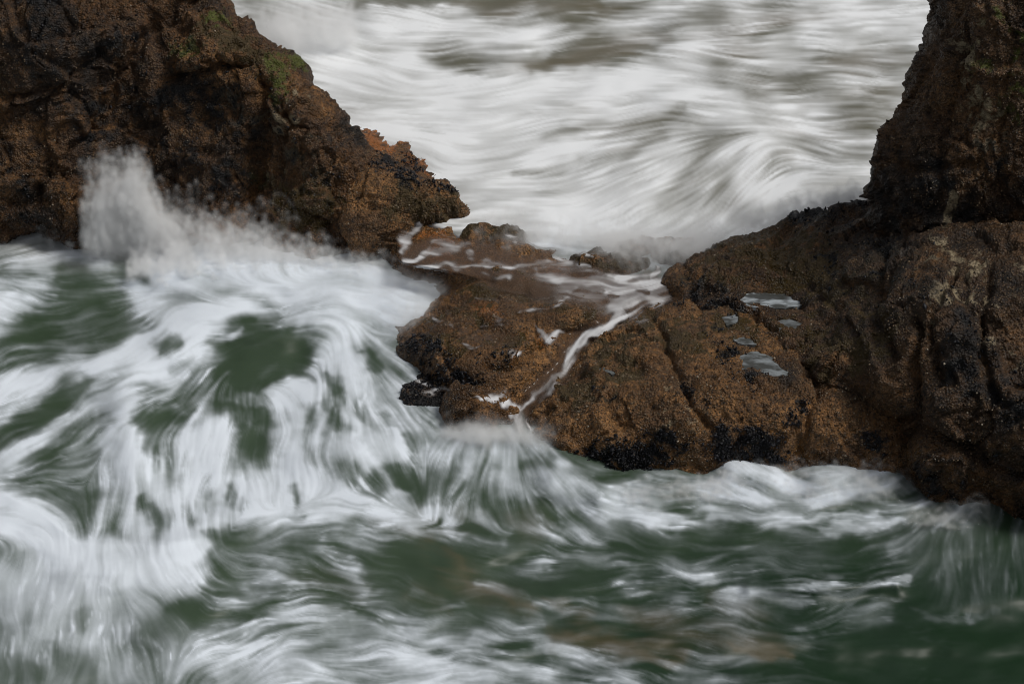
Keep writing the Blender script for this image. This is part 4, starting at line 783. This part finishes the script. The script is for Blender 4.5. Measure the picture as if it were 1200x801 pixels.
# ----------------------------------------------------------------- spray: droplets and fine mist thrown up where the surge strikes the rocks
DROP, nt, bs, out = new_mat('water_droplets'); bs.inputs['Base Color'].default_value = (.84, .86, .87, 1); bs.inputs['Roughness'].default_value = .5
MIST, nt, bs, out = new_mat('fine_mist'); nt.nodes.remove(bs)
pv = nd(nt, 'ShaderNodeVolumePrincipled', i_Density=1.0, i_Anisotropy=0.0); pv.inputs['Color'].default_value = (.985, .988, .99, 1); pv.inputs['Density Attribute'].default_value = 'density'
nt.links.new(pv.outputs[0], out.inputs['Volume'])
RS = np.random.default_rng(21)
def droplets(name, P, label, tau=2.5, vox=.013, n_drop=2500, smooth=.9):
    """One cloud of spray: a fog grid counted from the jets' droplets, plus the coarser drops themselves."""
    lo = np.percentile(P, .3, axis=0) - 2 * vox; hi = np.percentile(P, 99.7, axis=0) + 2 * vox; dim = np.maximum(4, np.ceil((hi - lo) / vox).astype(int)); hi = lo + dim * vox
    i = np.floor((P - lo) / vox).astype(int); ok = ((i >= 1) & (i < dim - 1)).all(1); i = i[ok]
    G = np.bincount((i[:, 2] * dim[1] + i[:, 1]) * dim[0] + i[:, 0], minlength=dim.prod()).reshape(dim[2], dim[1], dim[0]).astype(np.float64)
    k = np.exp(-.5 * (np.arange(-3, 4) / smooth) ** 2); k /= k.sum()
    for ax in (0, 1, 2): G = sum(k[q + 3] * np.roll(G, q, ax) for q in range(-3, 4))
    col = G.sum(1) * vox; G *= tau / np.percentile(col[col > 0], 92)
    G[G < .05] = 0
    me = bpy.data.meshes.new(name); base = np.array([P[:, 0].mean(), P[:, 1].mean(), max(P[:, 2].min(), -.1)])
    nv = int(dim.prod()); pick = RS.choice(len(P), min(n_drop, len(P)), replace=False)
    # vertices: first the grid cells in reading order (they carry only a density), then the drops
    co = np.zeros((nv + len(pick), 3), np.float32); co[nv:] = P[pick] - base; dens = np.r_[G.ravel(), np.zeros(len(pick))]; size = np.r_[np.zeros(nv), RS.uniform(.0006, .0019, len(pick))]
    me.vertices.add(len(co)); me.vertices.foreach_set('co', co.ravel())
    for nm_, v in (('fog', dens), ('size', size)): me.attributes.new(nm_, 'FLOAT', 'POINT').data.foreach_set('value', v.astype(np.float32))
    me.materials.append(MIST)
    o = bpy.data.objects.new(name, me); o.location = base; COL.objects.link(o)
    ng = bpy.data.node_groups.new(name, 'GeometryNodeTree'); N_, L_ = ng.nodes, ng.links
    ng.interface.new_socket('Geometry', in_out='INPUT', socket_type='NodeSocketGeometry'); ng.interface.new_socket('Geometry', in_out='OUTPUT', socket_type='NodeSocketGeometry')
    gi, go = N_.new('NodeGroupInput'), N_.new('NodeGroupOutput')
    def m(op, a, b=None, mode='ShaderNodeMath'):
        n = N_.new(mode); n.operation = op
        for sk, v in zip(n.inputs, (a, b)):
            if v is None: continue
            if isinstance(v, (int, float, tuple)): sk.default_value = v
            else: L_.new(v, sk)
        return n.outputs[0]
    def named(nm_):
        n = N_.new('GeometryNodeInputNamedAttribute'); n.data_type = 'FLOAT'; n.inputs['Name'].default_value = nm_; return n.outputs['Attribute']
    vc = N_.new('GeometryNodeVolumeCube'); l0, h0 = lo - base + vox / 2, hi - base - vox / 2
    vc.inputs['Min'].default_value = tuple(l0); vc.inputs['Max'].default_value = tuple(h0)
    for ax, d_ in zip('XYZ', dim): vc.inputs['Resolution ' + ax].default_value = int(d_)
    pos = N_.new('GeometryNodeInputPosition').outputs[0]; sub = m('SUBTRACT', pos, tuple(l0), 'ShaderNodeVectorMath'); sc_ = m('MULTIPLY', sub, tuple(1.0 / vox for _ in range(3)), 'ShaderNodeVectorMath')
    sp = N_.new('ShaderNodeSeparateXYZ'); L_.new(sc_, sp.inputs[0])
    cl = [m('MINIMUM', m('MAXIMUM', m('ROUND', sp.outputs[q]), 0), int(dim[q]) - 1) for q in range(3)]
    idx = m('ADD', m('MULTIPLY', m('ADD', m('MULTIPLY', cl[2], int(dim[1])), cl[1]), int(dim[0])), cl[0])
    si = N_.new('GeometryNodeSampleIndex'); si.data_type = 'FLOAT'; si.domain = 'POINT'; L_.new(gi.outputs[0], si.inputs['Geometry']); L_.new(named('fog'), si.inputs['Value']); L_.new(idx, si.inputs['Index'])
    L_.new(si.outputs[0], vc.inputs['Density'])
    sv = N_.new('GeometryNodeSetMaterial'); sv.inputs['Material'].default_value = MIST; L_.new(vc.outputs[0], sv.inputs[0])
    mtp = N_.new('GeometryNodeMeshToPoints'); L_.new(gi.outputs[0], mtp.inputs['Mesh']); L_.new(named('size'), mtp.inputs['Radius']); L_.new(m('GREATER_THAN', named('size'), .0001), mtp.inputs['Selection'])
    sp_ = N_.new('GeometryNodeSetMaterial'); sp_.inputs['Material'].default_value = DROP; L_.new(mtp.outputs[0], sp_.inputs[0])
    jn = N_.new('GeometryNodeJoinGeometry'); L_.new(sv.outputs[0], jn.inputs[0]); L_.new(sp_.outputs[0], jn.inputs[0]); L_.new(jn.outputs[0], go.inputs[0])
    md = o.modifiers.new('spray', 'NODES'); md.node_group = ng
    return tag(o, label, kind='stuff')
def burst(src, n, per, up, side=(0, .3), toward=(0., .25), T=1.0, tpow=1.0, jit=.004, curl=.03, **_):
    """jets leave the points src with a rise `up` (metres, mean and spread) and fall back under gravity; droplets sit along each jet"""
    per *= 3; S0 = src(n); h = np.abs(RS.normal(up[0], up[1], n)) + .01; vz = np.sqrt(2 * 9.8 * h); tf = 2 * vz / 9.8
    vx = RS.normal(side[0], side[1], n); vy = RS.normal(toward[0], toward[1], n)
    t = (RS.random((n, per)) ** tpow) * T * tf[:, None]
    P = np.stack([S0[:, :1] + vx[:, None] * t, S0[:, 1:2] + vy[:, None] * t, S0[:, 2:] + vz[:, None] * t - 4.9 * t * t], -1).reshape(-1, 3)
    Q = P * 2.8; return P + curl * np.c_[perlin(Q), perlin(Q + 31), perlin(Q + 67)] + RS.normal(size=P.shape) * jit
def line_src(pts, spread=4, depth=.06):
    """points along a photo polyline whose corners carry a height"""
    W = np.array([at_z(p[0], p[1], p[2]) for p in pts])
    def s(n):
        u = RS.random(n) * (len(W) - 1); k = np.minimum(u.astype(int), len(W) - 2); a = (u - k)[:, None]
        clump = .05 * np.sin(17 * u)[:, None]
        return W[k] * (1 - a) + W[k + 1] * a + RS.normal(size=(n, 3)) * (spread * .0065, depth, .01) + clump * (1, .4, 0)
    return s
cat = lambda *ps: np.concatenate(ps)
droplets('spray_plume', cat(burst(line_src([(125,296,.0),(165,292,.0),(178,296,.0)], 4, .07), 650, 60, (.56, .19), (-.01, .10), (-.05, .08), curl=.05, tpow=.9),
           burst(line_src([(105,298,.0),(150,294,.0),(195,300,.0)], 6, .08), 520, 52, (.34, .16), (.06, .20), (-.1, .1), curl=.05),
           burst(line_src([(185,298,.0),(240,302,.0),(330,306,.0)], 8, .08), 520, 40, (.22, .15), (.28, .30), (-.1, .12), curl=.06)), 'tall white plume of spray bursting up the foot of the stack', 4.4, smooth=.9)
droplets('spray_skirt', cat(burst(line_src([(150,318,.0),(230,318,.02),(330,318,.02),(450,318,.0)], 6, .10), 800, 50, (.09, .06), (.05, .20), (-.15, .2), curl=.04),
           burst(line_src([(190,312,.0),(290,312,.02),(380,316,.02)], 6, .06), 500, 40, (.16, .08), (.05, .16), (-.1, .15), curl=.04)), 'low skirt of white spray along the foot of the tall stack', 3.6)
droplets('spray_wisps', burst(line_src([(-40,275,.0),(40,272,.0),(110,285,.0)], 5, .08), 420, 34, (.07, .06), (.0, .25), (-.1, .2), curl=.05), 'thin wisps of spray at the outer foot of the tall stack', 1.8, n_drop=600)
droplets('spray_drift', cat(burst(line_src([(430,330,.05),(480,340,.05),(515,352,.05)], 12, .12), 900, 30, (.05, .04), (.35, .30), (-.1, .2), curl=.05),
           burst(line_src([(440,350,.03),(480,372,.03),(505,395,.03)], 14, .14), 800, 28, (.05, .04), (.22, .28), (-.2, .2), curl=.05)), 'pale drift of spray spilling onto the left flank of the ledge', 4.0, n_drop=500)
droplets('spray_mist', cat(burst(line_src([(560,262,.30),(640,276,.32),(720,286,.34),(800,288,.36),(840,278,.4)], 8, .14), 1400, 32, (.06, .05), (-.05, .22), (-.5, .3), curl=.06, T=1.25),
           burst(line_src([(690,290,.36),(780,292,.38),(835,285,.42)], 8, .10), 900, 32, (.09, .06), (-.1, .2), (-.5, .25), curl=.06, T=1.3)), 'grey mist of spray blowing over the back rim of the ledge', 2.6, n_drop=500)
droplets('spray_fringe', burst(line_src([(860,268,.5),(920,252,.58),(980,240,.66),(1024,228,.72)], 6, .08), 600, 30, (.05, .04), (-.1, .2), (-.15, .2), curl=.05), 'white fringe of spray breaking along the back of the headland', 2.0, n_drop=500)
droplets('spray_splash', cat(burst(line_src([(560,512,.0),(600,512,.0),(635,520,.0)], 5, .05), 500, 30, (.07, .05), (.0, .3), (-.3, .2), curl=.04),
           burst(line_src([(520,508,.0),(575,514,.0)], 6, .05), 260, 30, (.05, .04), (-.1, .3), (-.3, .2), curl=.04)), 'white splash where the chute drops into the sea', 2.2, n_drop=600)
droplets('spray_surge', cat(burst(line_src([(835,574,.0),(880,562,.0),(920,566,.0)], 7, .05), 160, 80, (.05, .03), (.35, .35), (-.15, .15), curl=.05),
           burst(line_src([(920,580,.0),(990,572,.0),(1045,578,.0)], 7, .06), 220, 80, (.08, .05), (.35, .35), (-.15, .15), curl=.05),
           burst(line_src([(1060,622,.0),(1100,608,.0),(1140,606,.0)], 8, .06), 40, 90, (.09, .06), (.55, .25), (-.05, .12), curl=.05),
           burst(line_src([(720,584,.0),(780,576,.0),(840,576,.0)], 8, .06), 160, 70, (.03, .02), (.4, .35), (-.15, .15), curl=.05)), 'streaming spray thrown up along the mussel black edge of the slab', 1.6, smooth=.65, n_drop=900)
droplets('spray_veil', burst(line_src([(300,62,.30),(350,60,.30),(410,48,.30)], 8, .15), 900, 34, (.26, .12), (.0, .22), (-.1, .2), curl=.08), 'white veil of spray rising behind the shoulder of the tall stack', 3.0, vox=.02, n_drop=1500)
